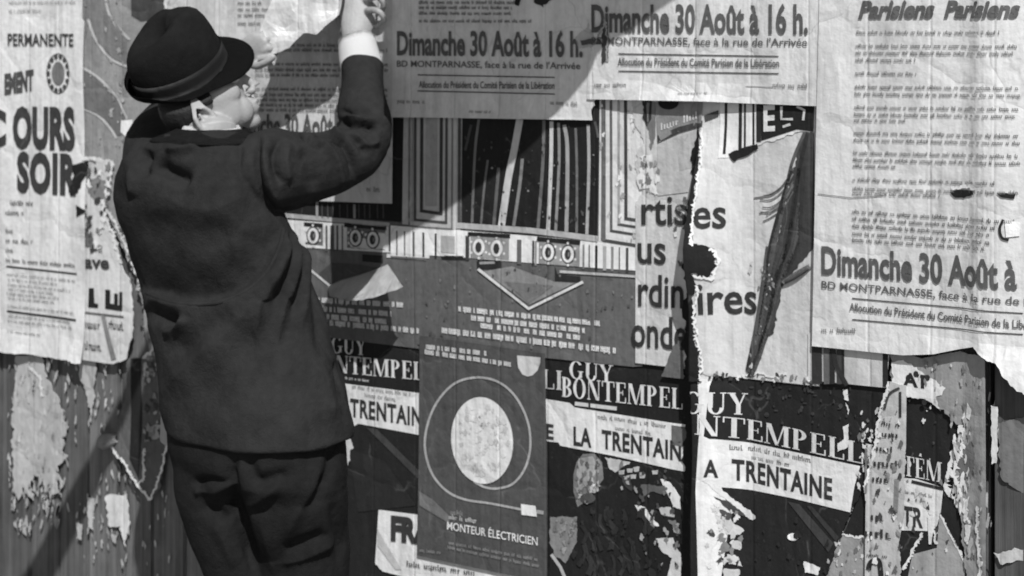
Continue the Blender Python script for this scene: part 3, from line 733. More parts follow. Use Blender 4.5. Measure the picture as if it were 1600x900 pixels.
p.residue([(1000, 240), (1030, 240), (1030, 300), (1000, 300)], 22, 1.5, 6, (205, 120, 150, 215), 2); p.residue([(1172, 400), (1216, 400), (1190, 560), (1170, 580)], 24, 1, 4, (90, 120, 170), 3); p.residue([(1110, 580), (1280, 590), (1280, 602), (1110, 588)], 30, 1.5, 4, (205, 120, 60), 3)
p.torn([(1106, 425), (1126, 434), (1136, 404), (1126, 384)], 5, 225, 4)
spine = [(1262, 204), (1246, 262), (1236, 320), (1224, 384), (1208, 440), (1196, 500), (1182, 548), (1171, 584)]
wid = [6, 13, 20, 26, 15, 13, 9, 3]
for k in range(14):
    o_ = random.uniform(-1, 1); i0_ = random.randint(0, 3); i1_ = random.randint(i0_ + 3, 7)
    p.curve([(spine[i][0] + wid[i] * o_ + random.uniform(-1.5, 1.5), spine[i][1] + random.uniform(-6, 6)) for i in range(i0_, i1_ + 1)], random.uniform(3, 7), random.choice((44, 50, 66, 78)), 'hair_strand', 2)
for k in range(9):
    y = random.uniform(290, 350); p.curve([(1186 + random.uniform(-8, 12), y + random.uniform(0, 8)), (1206, y), (1224, y - 14), (1240, y - 40)], random.uniform(1.2, 2.6), random.choice((110, 130, 90)), 'hair_strand', 2)
p.torn([(1166, 586), (1185, 582), (1200, 588), (1230, 585)], 5, 205)
p.done()
curl('paper_curl', 'small dark-edged curl lifting from the torn strip of the artists poster', 'paper scrap', (1226, 440), (1268, 414), .009, .6, .014, paper(120), taper=.3)
# torn flaps standing off the strip, they throw the ragged shadows left of it
def flap(label, pts, val, layer, up, down, amt):  # lifts from up towards down
    f = Poster('paper_flap', label, 'paper scrap', pts, val, layer, None, skirt=.002, lift=lambda x, z: amt * sstep(P(*up).x, P(*down).x, x))
    f.done()


# --- singer posters below
def banner(p, poly, val=206): p.shape(poly, val, 'white_banner')
G1 = Poster('poster', 'black singer poster with white banner between jacket hem and moon poster', 'poster',
            [(420, 505), (664, 535), (664, 920), (420, 920)], 30, 1, 'black singer posters')
p = G1
p.text('GUY', (519, 551), (573, 555), 25, 205, 'singer_name', serif=True); p.text('ONTEMPELLI', (506, 580), (690, 597), 27, 205, 'singer_name', serif=True)
p.greek([(540, 592, 577, 597, 5)], 190)
banner(p, [(522, 597), (660, 615), (660, 681), (560, 662), (550, 668, 1), (535, 664, 1)])
p.greek([(551, 607, 641, 619, 7), (570, 620, 616, 627, 7)], 110); p.text('LA TRENTAINE', (516, 645), (672, 668), 26, 46, 'song_title', bold=.035, spacing=1.1)
p.shape([(532, 664, 3), (548, 672, 3), (553, 700, 3), (545, 722, 3), (540, 742, 2), (532, 738)], 192, 'torn_and_shade_patch')
p.shape([(572, 668), (588, 670), (656, 738), (656, 752)], 58, 'light_beam'); p.shape([(545, 700), (600, 720), (650, 790), (560, 800)], 36, 'dark_tone'); p.done()
p = Poster('poster', 'white poster starting with two bold black capitals under the moon poster', 'poster',
           [(591, 797), (660, 806), (818, 850), (818, 920), (700, 920), (598, 893, 1), (586, 880)], 212, 2)
p.text('FRA', (611, 842), (676, 850), 34, 52, bold=.06); p.greek([(636, 884, 745, 899, 9)], 60, dens=.7)
p.shape([(590, 826), (604, 850), (628, 890), (618, 890), (590, 852)], 178, 'crease'); p.done()
G2 = Poster('poster', 'black singer poster with figure just right of the moon poster', 'poster',
            [(846, 552), (1092, 572), (1092, 920), (846, 920)], 28, 2, 'black singer posters')
p = G2
p.text('GUY', (892, 590), (960, 598), 27, 200, 'singer_name', serif=True); p.text('LI', (850, 606), (880, 609), 30, 180, 'singer_name', serif=True)
p.text('BONTEMPELLI', (880, 619), (1098, 643), 31, 200, 'singer_name', serif=True)
p.line([(900, 630), (965, 638)], 6, 190, 'thin_label'); p.line([(923, 626), (923, 638)], 3, 40, 'ruled_line', 2)
banner(p, [(850, 622), (892, 629), (900, 636), (1046, 660), (1078, 664), (1078, 738), (1050, 733), (960, 712), (877, 696), (874, 691), (850, 688)], 206)
p.text('E', (855, 684), (867, 686), 22, 52, 'song_title', bold=.035); p.text('LA', (898, 694), (926, 698), 27, 46, 'song_title', bold=.035, spacing=1.1)
p.text('TRENTAINE', (942, 699), (1080, 722), 27, 46, 'song_title', bold=.035, spacing=1.1)
p.greek([(936, 654, 957, 657, 8), (962, 656, 1002, 664, 8), (1008, 663, 1040, 669, 8), (963, 671, 1016, 680, 7)], 110)
p.shape([(902, 722), (912, 709), (930, 708), (942, 722), (944, 748), (932, 764), (918, 782), (903, 792), (897, 768), (897, 742)], 112, 'figure_shoulder'); p.shape([(906, 716), (928, 712), (936, 730), (926, 752), (906, 766), (902, 740)], 150, 'figure_highlight', 2)
p.ell(931, 760, 6, 4.5, 205, 'highlight', 3, 14); p.ell(920, 778, 12, 8, 70, 'figure_shade', 3, 14)
p.shape([(1050, 664), (1078, 668), (1078, 700), (1050, 694)], 95, 'torn_and_shade_patch', 2)
for pts, v in (([(946, 714), (986, 722), (962, 738), (952, 730)], 178), ([(1032, 748), (1048, 754), (1064, 776), (1064, 796), (1052, 792), (1044, 772)], 205), ([(992, 789), (1008, 792), (1030, 822), (1018, 824), (1006, 812)], 214),
               ([(1030, 794), (1048, 792), (1054, 808), (1034, 804)], 175), ([(1024, 842), (1052, 840), (1064, 866), (1064, 920), (1036, 920), (1050, 872), (1034, 862)], 192), ([(860, 808), (902, 807), (902, 846), (884, 880), (868, 870), (860, 850)], 122),
               ([(1002, 757), (1042, 760), (1044, 772), (1020, 768), (1006, 776)], 90), ([(1052, 820), (1062, 818), (1062, 834), (1054, 832)], 150), ([(1044, 812), (1056, 812), (1064, 834), (1056, 832)], 110), ([(966, 738), (984, 746), (990, 770), (978, 760)], 60)):
    p.shape([(x, y, 1.2) for x, y in pts], v, 'figure_patch')
for x, y in ((972, 738), (985, 735), (995, 733), (990, 745), (1004, 744), (1024, 738), (980, 746)): p.shape([(x - 5, y - 3, 1), (x + 5, y - 4, 1), (x + 4, y + 3, 1), (x - 4, y + 3, 1)], 165, 'figure_patch')
p.line([(862, 866), (876, 886), (886, 910)], 5, 165, 'figure_patch')
for _ in range(26):
    x, y = random.uniform(905, 1010), random.uniform(790, 890); p.curve([(x, y), (x + random.uniform(-5, 9), y + 14), (x + random.uniform(-6, 14), y + 30)], random.uniform(3, 9), random.choice((34, 40, 46)), 'coat_fold', 2)
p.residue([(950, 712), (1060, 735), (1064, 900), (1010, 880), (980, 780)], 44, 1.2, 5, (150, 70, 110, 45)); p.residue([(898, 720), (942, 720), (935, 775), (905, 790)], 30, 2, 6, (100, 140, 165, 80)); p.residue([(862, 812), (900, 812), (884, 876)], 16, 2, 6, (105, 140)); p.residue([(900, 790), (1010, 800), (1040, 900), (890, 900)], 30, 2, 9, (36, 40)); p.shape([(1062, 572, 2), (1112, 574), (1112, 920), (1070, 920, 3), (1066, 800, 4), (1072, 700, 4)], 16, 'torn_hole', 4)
p.done()
G3 = Poster('poster', 'black singer poster with widest white banner, right of the bulging strip', 'poster',
            [(1106, 574), (1160, 583, 2), (1232, 586, 2), (1396, 603), (1380, 640, 2), (1364, 718, 2), (1346, 765, 2), (1330, 800, 2), (1284, 920), (1108, 920, 3), (1104, 760, 3), (1110, 660, 3)], 30, 3, 'black singer posters')
p = G3
p.shape([(1107, 575), (1128, 578), (1122, 600), (1116, 676), (1136, 690), (1132, 742), (1138, 760), (1148, 800), (1142, 850), (1134, 920), (1109, 920), (1106, 760), (1111, 660)], 205, 'white_margin')
p.text('GUY', (1090, 638), (1170, 648), 33, 195, 'singer_name', serif=True, lvl=2); p.text('NTEMPELLI', (1106, 672), (1366, 728), 31, 195, 'singer_name', serif=True, lvl=2)
banner(p, [(1111, 679), (1130, 682), (1345, 728), (1336, 760), (1330, 800), (1240, 778), (1130, 756), (1108, 750)], 205)
p.text('A', (1116, 738), (1134, 741), 25, 46, 'song_title', bold=.035, lvl=2); p.text('TRENTAINE', (1150, 746), (1302, 780), 30, 46, 'song_title', bold=.035, spacing=1.1, lvl=2)
p.greek([(1147, 700, 1166, 703, 9), (1171, 703, 1220, 713, 9), (1226, 714, 1266, 722, 9), (1176, 717, 1233, 729, 8)], 105, lvl=2)
for pts, v in (([(1114, 744), (1124, 748), (1182, 806), (1178, 812), (1168, 806)], 196), ([(1124, 786), (1136, 796), (1166, 828), (1160, 834), (1144, 832)], 188), ([(1150, 842), (1162, 844), (1160, 858), (1148, 854)], 178), ([(1144, 862), (1158, 868), (1164, 884), (1146, 878)], 186), ([(1140, 884), (1160, 888), (1158, 920), (1140, 920)], 180),
               ([(1258, 876), (1272, 880), (1284, 886), (1280, 898), (1260, 894)], 205), ([(1132, 790), (1150, 800), (1146, 812), (1136, 806)], 70), ([(1128, 770), (1150, 784), (1168, 806), (1150, 800)], 60)):
    p.shape([(x, y, 1.2) for x, y in pts], v, 'figure_patch', 2)
p.shape([(1232, 783), (1250, 787), (1304, 848), (1296, 862)], 56, 'light_beam'); p.shape([(1262, 790), (1270, 790), (1312, 838), (1308, 846)], 50, 'light_beam')
p.ell(1241, 838, 9, 6, 225, 'highlight', 2, 14)
p.residue([(1160, 586), (1380, 604), (1340, 720), (1180, 640)], 16, 1, 3, (50, 60)); p.residue([(1120, 760), (1170, 800), (1150, 900), (1120, 900)], 34, 1.5, 6, (180, 60, 120, 200)); p.residue([(1345, 640), (1376, 640), (1350, 760), (1335, 790)], 30, 1.5, 5, (200, 180, 90)); p.residue([(1180, 786), (1320, 800), (1290, 900), (1150, 900)], 12, 2, 6, (38, 36))
for pts in ([(1317, 608), (1325, 608), (1327, 626), (1320, 624)], [(1322, 628), (1328, 640), (1326, 648)], [(1318, 666), (1327, 662), (1326, 698), (1310, 706), (1310, 692), (1320, 684)]): p.shape([(x, y, 1) for x, y in pts], 205, 'torn_and_shade_patch', 2)
for _ in range(40):
    x, y = random.uniform(1165, 1330), random.uniform(596, 650); p.ell(x, y, random.uniform(1, 4), random.uniform(1, 4), random.choice((44, 50, 60)), 'rubbed_speck', 2, 8)
p.done()
G4 = Poster('poster', 'scrap of black singer poster at the lower right with ragged edges', 'poster',
            [(1400, 590), (1460, 610, 2), (1502, 634, 2), (1494, 690, 2), (1480, 762, 3), (1506, 800, 3), (1508, 880), (1504, 920), (1284, 920), (1345, 770), (1380, 640)], 30, 2, 'black singer posters')
p = G4
p.text('TEM', (1412, 742), (1472, 754), 31, 190, 'singer_name', serif=True)
banner(p, [(1404, 746), (1432, 748), (1474, 762), (1470, 800), (1462, 830), (1400, 828)], 200)
p.text('TR', (1411, 819), (1443, 824), 28, 46, 'song_title', bold=.035, lvl=2); p.greek([(1411, 770, 1430, 773, 6), (1434, 773, 1456, 778, 6), (1440, 784, 1450, 787, 5)], 110, lvl=2)
p.line([(1425, 752), (1474, 764)], 5, 40, 'ruled_line', 2)
p.shape([(1312, 834), (1354, 840), (1354, 920), (1280, 920)], 134, 'grey_triangle'); p.shape([(1468, 800), (1508, 876), (1508, 920), (1416, 920), (1426, 866), (1464, 856)], 138, 'grey_triangle')
p.torn([(1346, 742), (1330, 796), (1312, 834), (1352, 840)], 5, 205, 2, 1.4); p.torn([(1470, 804), (1486, 838), (1507, 878)], 4, 200, 2, 1); p.torn([(1442, 832), (1424, 866), (1412, 890)], 6, 200, 2, 1.5)
p.torn([(1494, 690), (1484, 730), (1478, 762), (1496, 790), (1500, 800)], 10, 205, 2, 2.5); p.torn([(1432, 762), (1458, 810), (1462, 850)], 5, 190, 2, 1.5)
p.shape([(1450, 806), (1462, 806), (1456, 850), (1452, 850)], 195, 'torn_and_shade_patch', 3)
p.residue([(1405, 600), (1490, 640), (1478, 760), (1500, 880), (1410, 900)], 34, 1, 4, (190, 60, 120)); p.residue([(1300, 850), (1352, 840), (1352, 900), (1290, 900)], 20, 1, 4, (100, 165, 190))
p.done()
p = Poster('paper_scrap', 'upright pale strip of stacked words torn across the lower right posters', 'paper scrap',
           [(1390, 596, 1), (1416, 602), (1415, 700, 1), (1412, 806), (1404, 850, 2), (1410, 920), (1352, 920), (1353, 790, 1), (1350, 760, 1), (1366, 700, 1.5), (1376, 640, 1.5)], 172, 5)
for y, x0, x1, h in ((664, 1378, 1406, 7), (682, 1378, 1410, 10), (704, 1370, 1396, 10), (728, 1366, 1404, 12), (752, 1364, 1392, 11), (812, 1362, 1392, 13), (838, 1352, 1390, 15), (868, 1356, 1386, 5)): p.greek([(x0, y, x1, y + 3, h)], 48, 'stacked_words', dens=.6)
p.curve([(1382, 640), (1390, 616), (1406, 606)], 4, 60, 'brush_mark'); p.line([(1407, 612), (1407, 652)], 4, 45, 'brush_mark')
p.curve([(1358, 890), (1362, 878), (1374, 876), (1378, 900)], 8, 35, 'brush_mark'); p.line([(1354, 700), (1354, 770)], 3, 110, 'brush_mark'); p.line([(1402, 748), (1400, 800)], 7, 120, 'brush_mark')
p.torn([(1390, 596), (1376, 640), (1366, 700), (1350, 760)], 6, 205); p.residue([(1376, 640), (1412, 640), (1410, 900), (1356, 900), (1358, 760)], 46, 1.2, 5, (120, 60, 205, 90)); p.done()
p = Poster('paper_scrap', 'grey ragged poster scrap with white patch below the sagging meeting poster', 'paper scrap',
           [(1392, 545), (1440, 560, 1), (1500, 548, 2), (1543, 556), (1543, 620), (1543, 920), (1512, 920, 2), (1506, 860, 2), (1498, 790, 3), (1488, 740, 3), (1494, 690, 3), (1498, 664, 3), (1470, 640, 3), (1446, 622, 2), (1412, 618, 2), (1394, 596, 2)], 138, 4)
p.shape([(1394, 566, 3), (1412, 562, 3), (1440, 580, 3), (1478, 606, 3), (1462, 620, 3), (1470, 642, 2), (1446, 624, 2), (1412, 618, 2), (1394, 596, 2)], 205, 'white_patch')
p.text('AT', (1412, 601), (1452, 607), 19, 36, 'stray_letters', bold=.04, lvl=2)
for x, y in ((1445, 628), (1420, 590), (1450, 590), (1432, 584)): p.ell(x, y, 4, 5, 45, 'ink_spot', 2, 9)
p.shape([(1512, 628), (1520, 640), (1516, 656), (1510, 652)], 205, 'white_patch'); p.shape([(1495, 700, 3), (1522, 690, 3), (1524, 730, 3), (1504, 760, 3)], 98, 'stain')
p.torn([(1500, 664), (1506, 680), (1500, 710), (1488, 742), (1502, 770), (1508, 800), (1512, 850)], 9, 205)
p.torn([(1530, 790), (1528, 830), (1534, 880), (1532, 915)], 8, 205, 2, 2.5)
p.residue([(1400, 560), (1540, 560), (1540, 900), (1515, 900), (1490, 740), (1500, 664)], 50, 1, 4, (160, 120, 110, 190), 3, 2.6); p.residue([(1484, 640), (1512, 650), (1520, 880), (1500, 800), (1480, 750)], 26, 1.5, 6, (190, 200, 160), 3, 3.0)
p.done()
p = Poster('paper_scrap', 'striped dark and pale scrap just under the corner of the large meeting poster', 'paper scrap',
           [(1262, 520), (1392, 530), (1384, 606), (1262, 594)], 178, 5)
for x, w, v in ((1276, 16, 45), (1291, 9, 90), (1300, 8, 40), (1311, 8, 60), (1317, 4, 40)): p.line([(x, 530), (x + 1, 600)], w, v, 'stripe')
p.line([(1300, 530), (1306, 570), (1324, 602)], 7, 45, 'stripe', 2); p.line([(1384, 540), (1384, 604)], 8, 35, 'stripe'); p.done()
remnant('narrow white paper strip right of the dark plank joint at lower right', [(1552, 632, 1), (1562, 634, 1), (1563, 700, 1), (1560, 722, 2), (1553, 724, 1)], 192, 1).done()
remnant('mid-grey scrap at the lower right corner beside the narrow white strip', [(1562, 660, 2), (1650, 640), (1650, 760), (1598, 770, 2), (1566, 742, 2)], 100, 1).done()
remnant('crumpled pale scrap at the far lower right corner', [(1556, 862, 3), (1650, 850), (1650, 900), (1600, 876, 3), (1566, 880, 3)], 175, 1).done()

# --- moon poster
p = Poster('poster', 'dark grey poster with pale moon disc, thin spiral line and white lettering', 'poster',
           [(655, 524), (852, 552), (855, 712), (854, 908), (812, 902), (651, 868)], 74, 4)
p.ell(754, 688, 49, 68, 208, 'moon_disc', 2, 48, -.08)
p.residue([(715, 660), (735, 632), (765, 628), (790, 660), (796, 700), (780, 735), (750, 744), (722, 720)], 70, 1.5, 7, (200, 196, 190, 214, 184), 3, 1.4, 'moon_mottle')
p.curve([(740, 752), (758, 761), (778, 763), (803, 755), (822, 730), (830, 695), (825, 655), (805, 617), (776, 595), (740, 590), (705, 603), (676, 640), (663, 690), (672, 735), (695, 765), (725, 780), (770, 787), (816, 796)], 3.6, 160, 'spiral_line')
p.shape([(815, 787), (838, 790), (840, 807), (816, 804)], 212, 'small_square', 2); p.line([(839, 799), (850, 801)], 6, 150, 'small_square')
p.shape([(655, 768), (675, 780), (702, 806), (702, 818), (655, 790)], 104, 'light_beam')
p.greek([(704, 804, 722, 806, 9), ], 120); p.greek([(702, 811, 744, 817, 8)], 180, dens=.9)
p.text('MONTEUR ÉLECTRICIEN', (699, 827), (841, 852), 12, 216, 'trade_name', bold=.008)
p.greek([(702, 850, 840, 876, 6), (700, 857, 842, 886, 6)], 130); p.greek([(656, 862, 692, 866, 6)], 130)
word_blocks(p, [(666, 545, 766, 556, 8), (664, 553, 805, 573, 8)], 205)
p.shape([(809, 555), (846, 558), (846, 566), (842, 578), (834, 586), (826, 588), (818, 585), (811, 574)], 188, 'half_moon')
p.done()

# --- the large meeting poster at the right
p = Poster('poster', 'largest sunlit meeting poster at the right edge, its lower edge sagging loose', 'poster',
           [(1281, -60), (1900, -60), (1900, 680), (1650, 640, 2), (1592, 606, 1), (1578, 590, 2), (1562, 566, 1), (1540, 556, 1), (1524, 541), (1500, 545), (1460, 553), (1410, 555), (1330, 547), (1268, 541)], 203, 8, GRP,
           lift=lambda x, z: 0.013 * sstep(P(1480, 522).z, P(1480, 572).z, z) * sstep(P(1400, 500).x, P(1540, 500).x, x))
D_ = p
meeting(p, (1284, 427), (1682, 458), 41, ((1284, 450), (1676, 482)), (1328, 485), (1640, 517), [(1332, 466), (1600, 489)], [(1332, 499), (1600, 522)], [(1284, 519, 1343, 521, 9)])
p.text('Parisiens', (1342, 28), (1458, 27), 25, 88, 'title', bold=.045, shear=.28); p.text('Parisiens', (1476, 27), (1592, 27), 25, 88, 'title', bold=.045, shear=.28)
p.ell(1394, 2, 2, 2, 100, 'title', n=8); p.ell(1414, 2, 2, 2, 100, 'title', n=8)
rows = [(53, 1566), (74, 1596), (85, 1586), (96, 1432), (117, 1432), (138, 1592), (149, 1595), (170, 1596), (181, 1592), (190, 1420), (211, 1592), (222, 1596), (242, 1592), (253, 1596), (262, 1404), (284, 1560), (298, 1592), (305, 1470)]
p.greek([(1340 - y * .022, y - (1 if y > 200 else 0), x, y + (x - 1340) * y * .00007, 6.5) for y, x in rows], 112)
p.greek([(1333, y, x, y + (x - 1333) * .062, 7) for y, x in ((333, 1592), (344, 1560), (355, 1550), (367, 1552), (377, 1548))], 100)
p.line([(1278, 303), (1330, 309), (1380, 306)], 1.4, 130, 'crease_line')
p.shape([(1486, 300, 1), (1500, 296, 1), (1524, 298, 1), (1526, 304, 1), (1506, 308, 1), (1492, 307, 1)], 24, 'torn_hole', 2); p.torn([(1488, 294), (1508, 291), (1530, 294)], 6, 226)
p.shape([(1562, 300, 1), (1590, 303, 1), (1588, 310, 1), (1572, 308, 1)], 30, 'torn_hole', 2)
p.curve([(1572, 342), (1567, 356), (1570, 370), (1580, 374)], 4, 40, 'torn_hole', 2); p.shape([(1574, 344), (1596, 346), (1596, 368), (1576, 370)], 226, 'white_patch', 2)
p.done()

# ================================================================== the man pasting posters
def rings_to_mesh(bm, rings, cap=True):
    rows = [[bm.verts.new(p) for p in r] for r in rings]; n = len(rows[0])
    for a, b in zip(rows, rows[1:]):
        for i in range(n): bm.faces.new((a[i], a[(i + 1) % n], b[(i + 1) % n], b[i]))
    if cap:
        bm.faces.new(rows[0][::-1]); bm.faces.new(rows[-1])
    return rows
def ring(c, u, v, n=28, e=2.2):
    out = []
    for k in range(n):
        t = 2 * math.pi * k / n; ct, st = math.cos(t), math.sin(t)
        out.append(c + u * (math.copysign(abs(ct) ** (2 / e), ct)) + v * (math.copysign(abs(st) ** (2 / e), st)))
    return out
def tube(bm, path, n=20, ref=None, e=2.0):
    """path: (point, radius) or (point, ru, rv); rounded ends"""
    pts = [p[0] for p in path]; ref = ref or Vector((0, 0, 1)); rr = []
    m = len(path)
    for i in range(m):
        t = (pts[min(m - 1, i + 1)] - pts[max(0, i - 1)]).normalized()
        u = t.cross(ref)
        if u.length < 1e-3: u = t.cross(Vector((1, 0, 0)))
        u.normalize(); v = t.cross(u).normalized()
        ra = path[i][1]; rb = path[i][2] if len(path[i]) > 2 else ra
        if i == 0: rr.append(ring(pts[0] - t * ra * .45, u * ra * .6, v * rb * .6, n, e))
        rr.append(ring(pts[i], u * ra, v * rb, n, e))
        if i == m - 1: rr.append(ring(pts[i] + t * ra * .45, u * ra * .6, v * rb * .6, n, e))
    return rings_to_mesh(bm, rr)
def catmull(path, n=5):
    """smooth a path of (Vector, r...)"""
    out = []; m = len(path)
    f = lambda a, b, c, d, t: 0.5 * (2 * b + (c - a) * t + (2 * a - 5 * b + 4 * c - d) * t * t + (3 * b - a - 3 * c + d) * t ** 3)
    for i in range(m - 1):
        q = [path[max(0, i - 1)], path[i], path[i + 1], path[min(m - 1, i + 2)]]
        for k in range(n):
            t = k / n; out.append(tuple(f(q[0][j], q[1][j], q[2][j], q[3][j], t) for j in range(len(q[1]))))
    out.append(path[-1]); return out
def ellipsoid(bm, c, ax, n=20, m=12):
    r_ = []
    for j in range(1, m):
        p = math.pi * j / m
        r_.append([c + ax[2] * math.cos(p) + (ax[0] * math.cos(2 * math.pi * k / n) + ax[1] * math.sin(2 * math.pi * k / n)) * math.sin(p) for k in range(n)])
    rings_to_mesh(bm, r_)
def fused(bm, voxel, smooth=4, factor=.5):
    me = bpy.data.meshes.new('tmp'); bmesh.ops.recalc_face_normals(bm, faces=bm.faces[:]); bm.to_mesh(me); bm.free()
    o = bpy.data.objects.new('tmp', me); COL.objects.link(o)
    r = o.modifiers.new('r', 'REMESH'); r.mode = 'VOXEL'; r.voxel_size = voxel
    if smooth:
        s_ = o.modifiers.new('s', 'SMOOTH'); s_.factor = factor; s_.iterations = smooth
    dg = bpy.context.evaluated_depsgraph_get(); dg.update()
    out = bpy.data.meshes.new_from_object(o.evaluated_get(dg))
    bpy.data.objects.remove(o); bpy.data.meshes.remove(me)
    for p in out.polygons: p.use_smooth = True
    return out
def arrays(me):
    n = len(me.vertices); co = np.empty(n * 3); no = np.empty(n * 3)
    me.vertices.foreach_get('co', co); me.vertices.foreach_get('normal', no)
    co = co.reshape(-1, 3); no = no.reshape(-1, 3)
    rel = co - np.array(CAM); dd = rel @ np.array(FW)
    px = np.stack([800 + FPX * (rel @ np.array(RT)) / dd, HOR - FPX * rel[:, 2] / dd], 1)
    face = np.clip(-(no * rel).sum(1) / np.linalg.norm(rel, axis=1) * 4, 0, 1)
    return co, no, px, face
def pdist(px, poly):
    """distance, side (+ below / right of travel) and run 0..1 along a polyline"""
    best = np.full(len(px), 1e9); side = np.zeros(len(px)); run = np.zeros(len(px))
    P_ = np.array(poly, float); seg = np.linalg.norm(np.diff(P_, axis=0), axis=1); tot = seg.sum(); acc = 0
    for i in range(len(P_) - 1):
        a, d = P_[i], P_[i + 1] - P_[i]; L = seg[i]
        tt = np.clip(((px - a) @ d) / (L * L), 0, 1); q = a + tt[:, None] * d; v = px - q
        ds = np.linalg.norm(v, axis=1); s_ = np.sign(d[0] * v[:, 1] - d[1] * v[:, 0])
        m = ds < best
        best[m] = ds[m]; side[m] = s_[m]; run[m] = ((acc + tt * L) / tot)[m]; acc += L
    return best, side, run
def smooth_poly(poly, n=8):
    return [tuple(p) for p in catmull([tuple(map(float, q)) for q in poly], n)]
def apply_folds(me, folds, step=None, rough=0.0, gain=2.4):
    co, no, px, face = arrays(me); d = np.zeros(len(co))
    for poly, w, h in folds:
        h *= gain
        ds, sd, run = pdist(px, smooth_poly(poly))
        end = np.clip(np.minimum(run, 1 - run) * 5, 0, 1)
        d += h * (np.exp(-(ds / w) ** 2) if h < 0 else .55 * np.exp(-(ds / w) ** 2) + .45 * np.exp(-ds / (w * .55))) * end * face
    if step:
        for poly, wa, wb, h in step:
            ds, sd, run = pdist(px, smooth_poly(poly)); s_ = ds * sd
            end = np.clip((1 - run) * 7, 0, 1) * np.clip(run * 8, .25, 1)
            k_ = 0.5 + 0.5 * np.tanh(s_ / 4.0); prof = k_ * np.exp(-(ds / wb) ** 2) - (1 - k_) * np.exp(-(ds / wa) ** 2)
            d += h * prof * end * face
    if rough:
        x = co
        d += rough * (np.sin(x[:, 0] * 31 + 3 * np.sin(x[:, 2] * 17)) * np.sin(x[:, 2] * 23 + 2 * np.sin(x[:, 1] * 29)) + .6 * np.sin(x[:, 2] * 47 + x[:, 0] * 39 + x[:, 1] * 33))
    co = co + no * d[:, None]
    me.vertices.foreach_set('co', co.ravel()); me.update()
def fit_ring(y, L, R, k, g, e=2.3, n=36, yaw=0.0):
    """horizontal ring whose picture outline runs from L to R at row y"""
    c = P((L + R) / 2, y, g); ray = (c - CAM); ray.z = 0; dep = (c - CAM).dot(FW); ray.normalize()
    rl = Vector((ray.y, -ray.x, 0)); bx = Vector((math.cos(yaw), math.sin(yaw), 0)); by = Vector((-math.sin(yaw), math.cos(yaw), 0))
    he = (R - L) / 2 * dep / FPX
    hw = he / math.sqrt(bx.dot(rl) ** 2 + (k * by.dot(rl)) ** 2)
    return ring(c, bx * hw, by * hw * k, n, e)

man = empty('person', (P(420, 900, .47).x, P(420, 900, .47).y, 0.12), 'man in dark suit and hat reaching up to paste a sheet, seen from behind', 'person')
wool = plain('dark_wool', 0.024, 0.95, 55.0, 0.4, 0.0022, 330.0, spec=0.08, big=0.012)
wool2 = plain('dark_trouser_cloth', 0.015, 0.95, 55.0, 0.4, 0.0020, 330.0, spec=0.08, big=0.010)
felt = plain('black_felt', 0.012, 0.95, 60.0, 0.4, 0.0016, 300.0, spec=0.08, big=0.006)
ribbon = plain('hat_ribbon', 0.036, 0.55, 60.0, 0.15, 0.0006, 700.0, spec=0.3)
skin = plain('skin', 0.32, 0.5, 34.0, 0.28, 0.0013, 210.0, spec=0.4)
linen = plain('white_linen', 0.86, 0.8, 30.0, 0.05, 0.0012, 300.0)
hairm = plain('dark_hair', 0.02, 0.6, 90.0, 0.4, 0.004, 180.0, spec=0.3)
leather = plain('black_leather', 0.02, 0.4, 30.0, 0.2, spec=0.5)

# ---- jacket
bm = bmesh.new()
rows_ = [(203, 274, 384, .92, .475), (212, 256, 400, .80, .478), (228, 222, 410, .66, .48), (250, 194, 414, .60, .485), (280, 184, 420, .60, .49), (315, 182, 428, .60, .49),
         (350, 190, 446, .60, .478), (400, 206, 470, .61, .462), (450, 224, 484, .64, .450), (500, 238, 503, .68, .454), (550, 246, 518, .72, .460), (600, 253, 531, .75, .464), (645, 259, 541, .77, .467), (672, 263, 546, .775, .468), (676, 266, 543, .77, .468)]
rings_to_mesh(bm, [fit_ring(*r) for r in rows_])
RSL = [(P(392, 262, .475), .078), (P(418, 266, .44), .086), (P(460, 266, .375), .078), (P(512, 254, .30), .070), (P(554, 236, .245), .063), (P(572, 204, .21), .058), (P(567, 165, .165), .053), (P(566, 132, .13), .049), (P(566, 104, .108), .047)]
tube(bm, catmull(RSL, 4))
LSL = [(P(240, 270, .53), .064), (P(236, 238, .45), .060), (P(246, 206, .36), .056), (P(274, 176, .25), .052), (P(312, 142, .185), .052), (P(350, 108, .15), .046)]
tube(bm, catmull(LSL, 4))
me = fused(bm, 0.0036, 7)
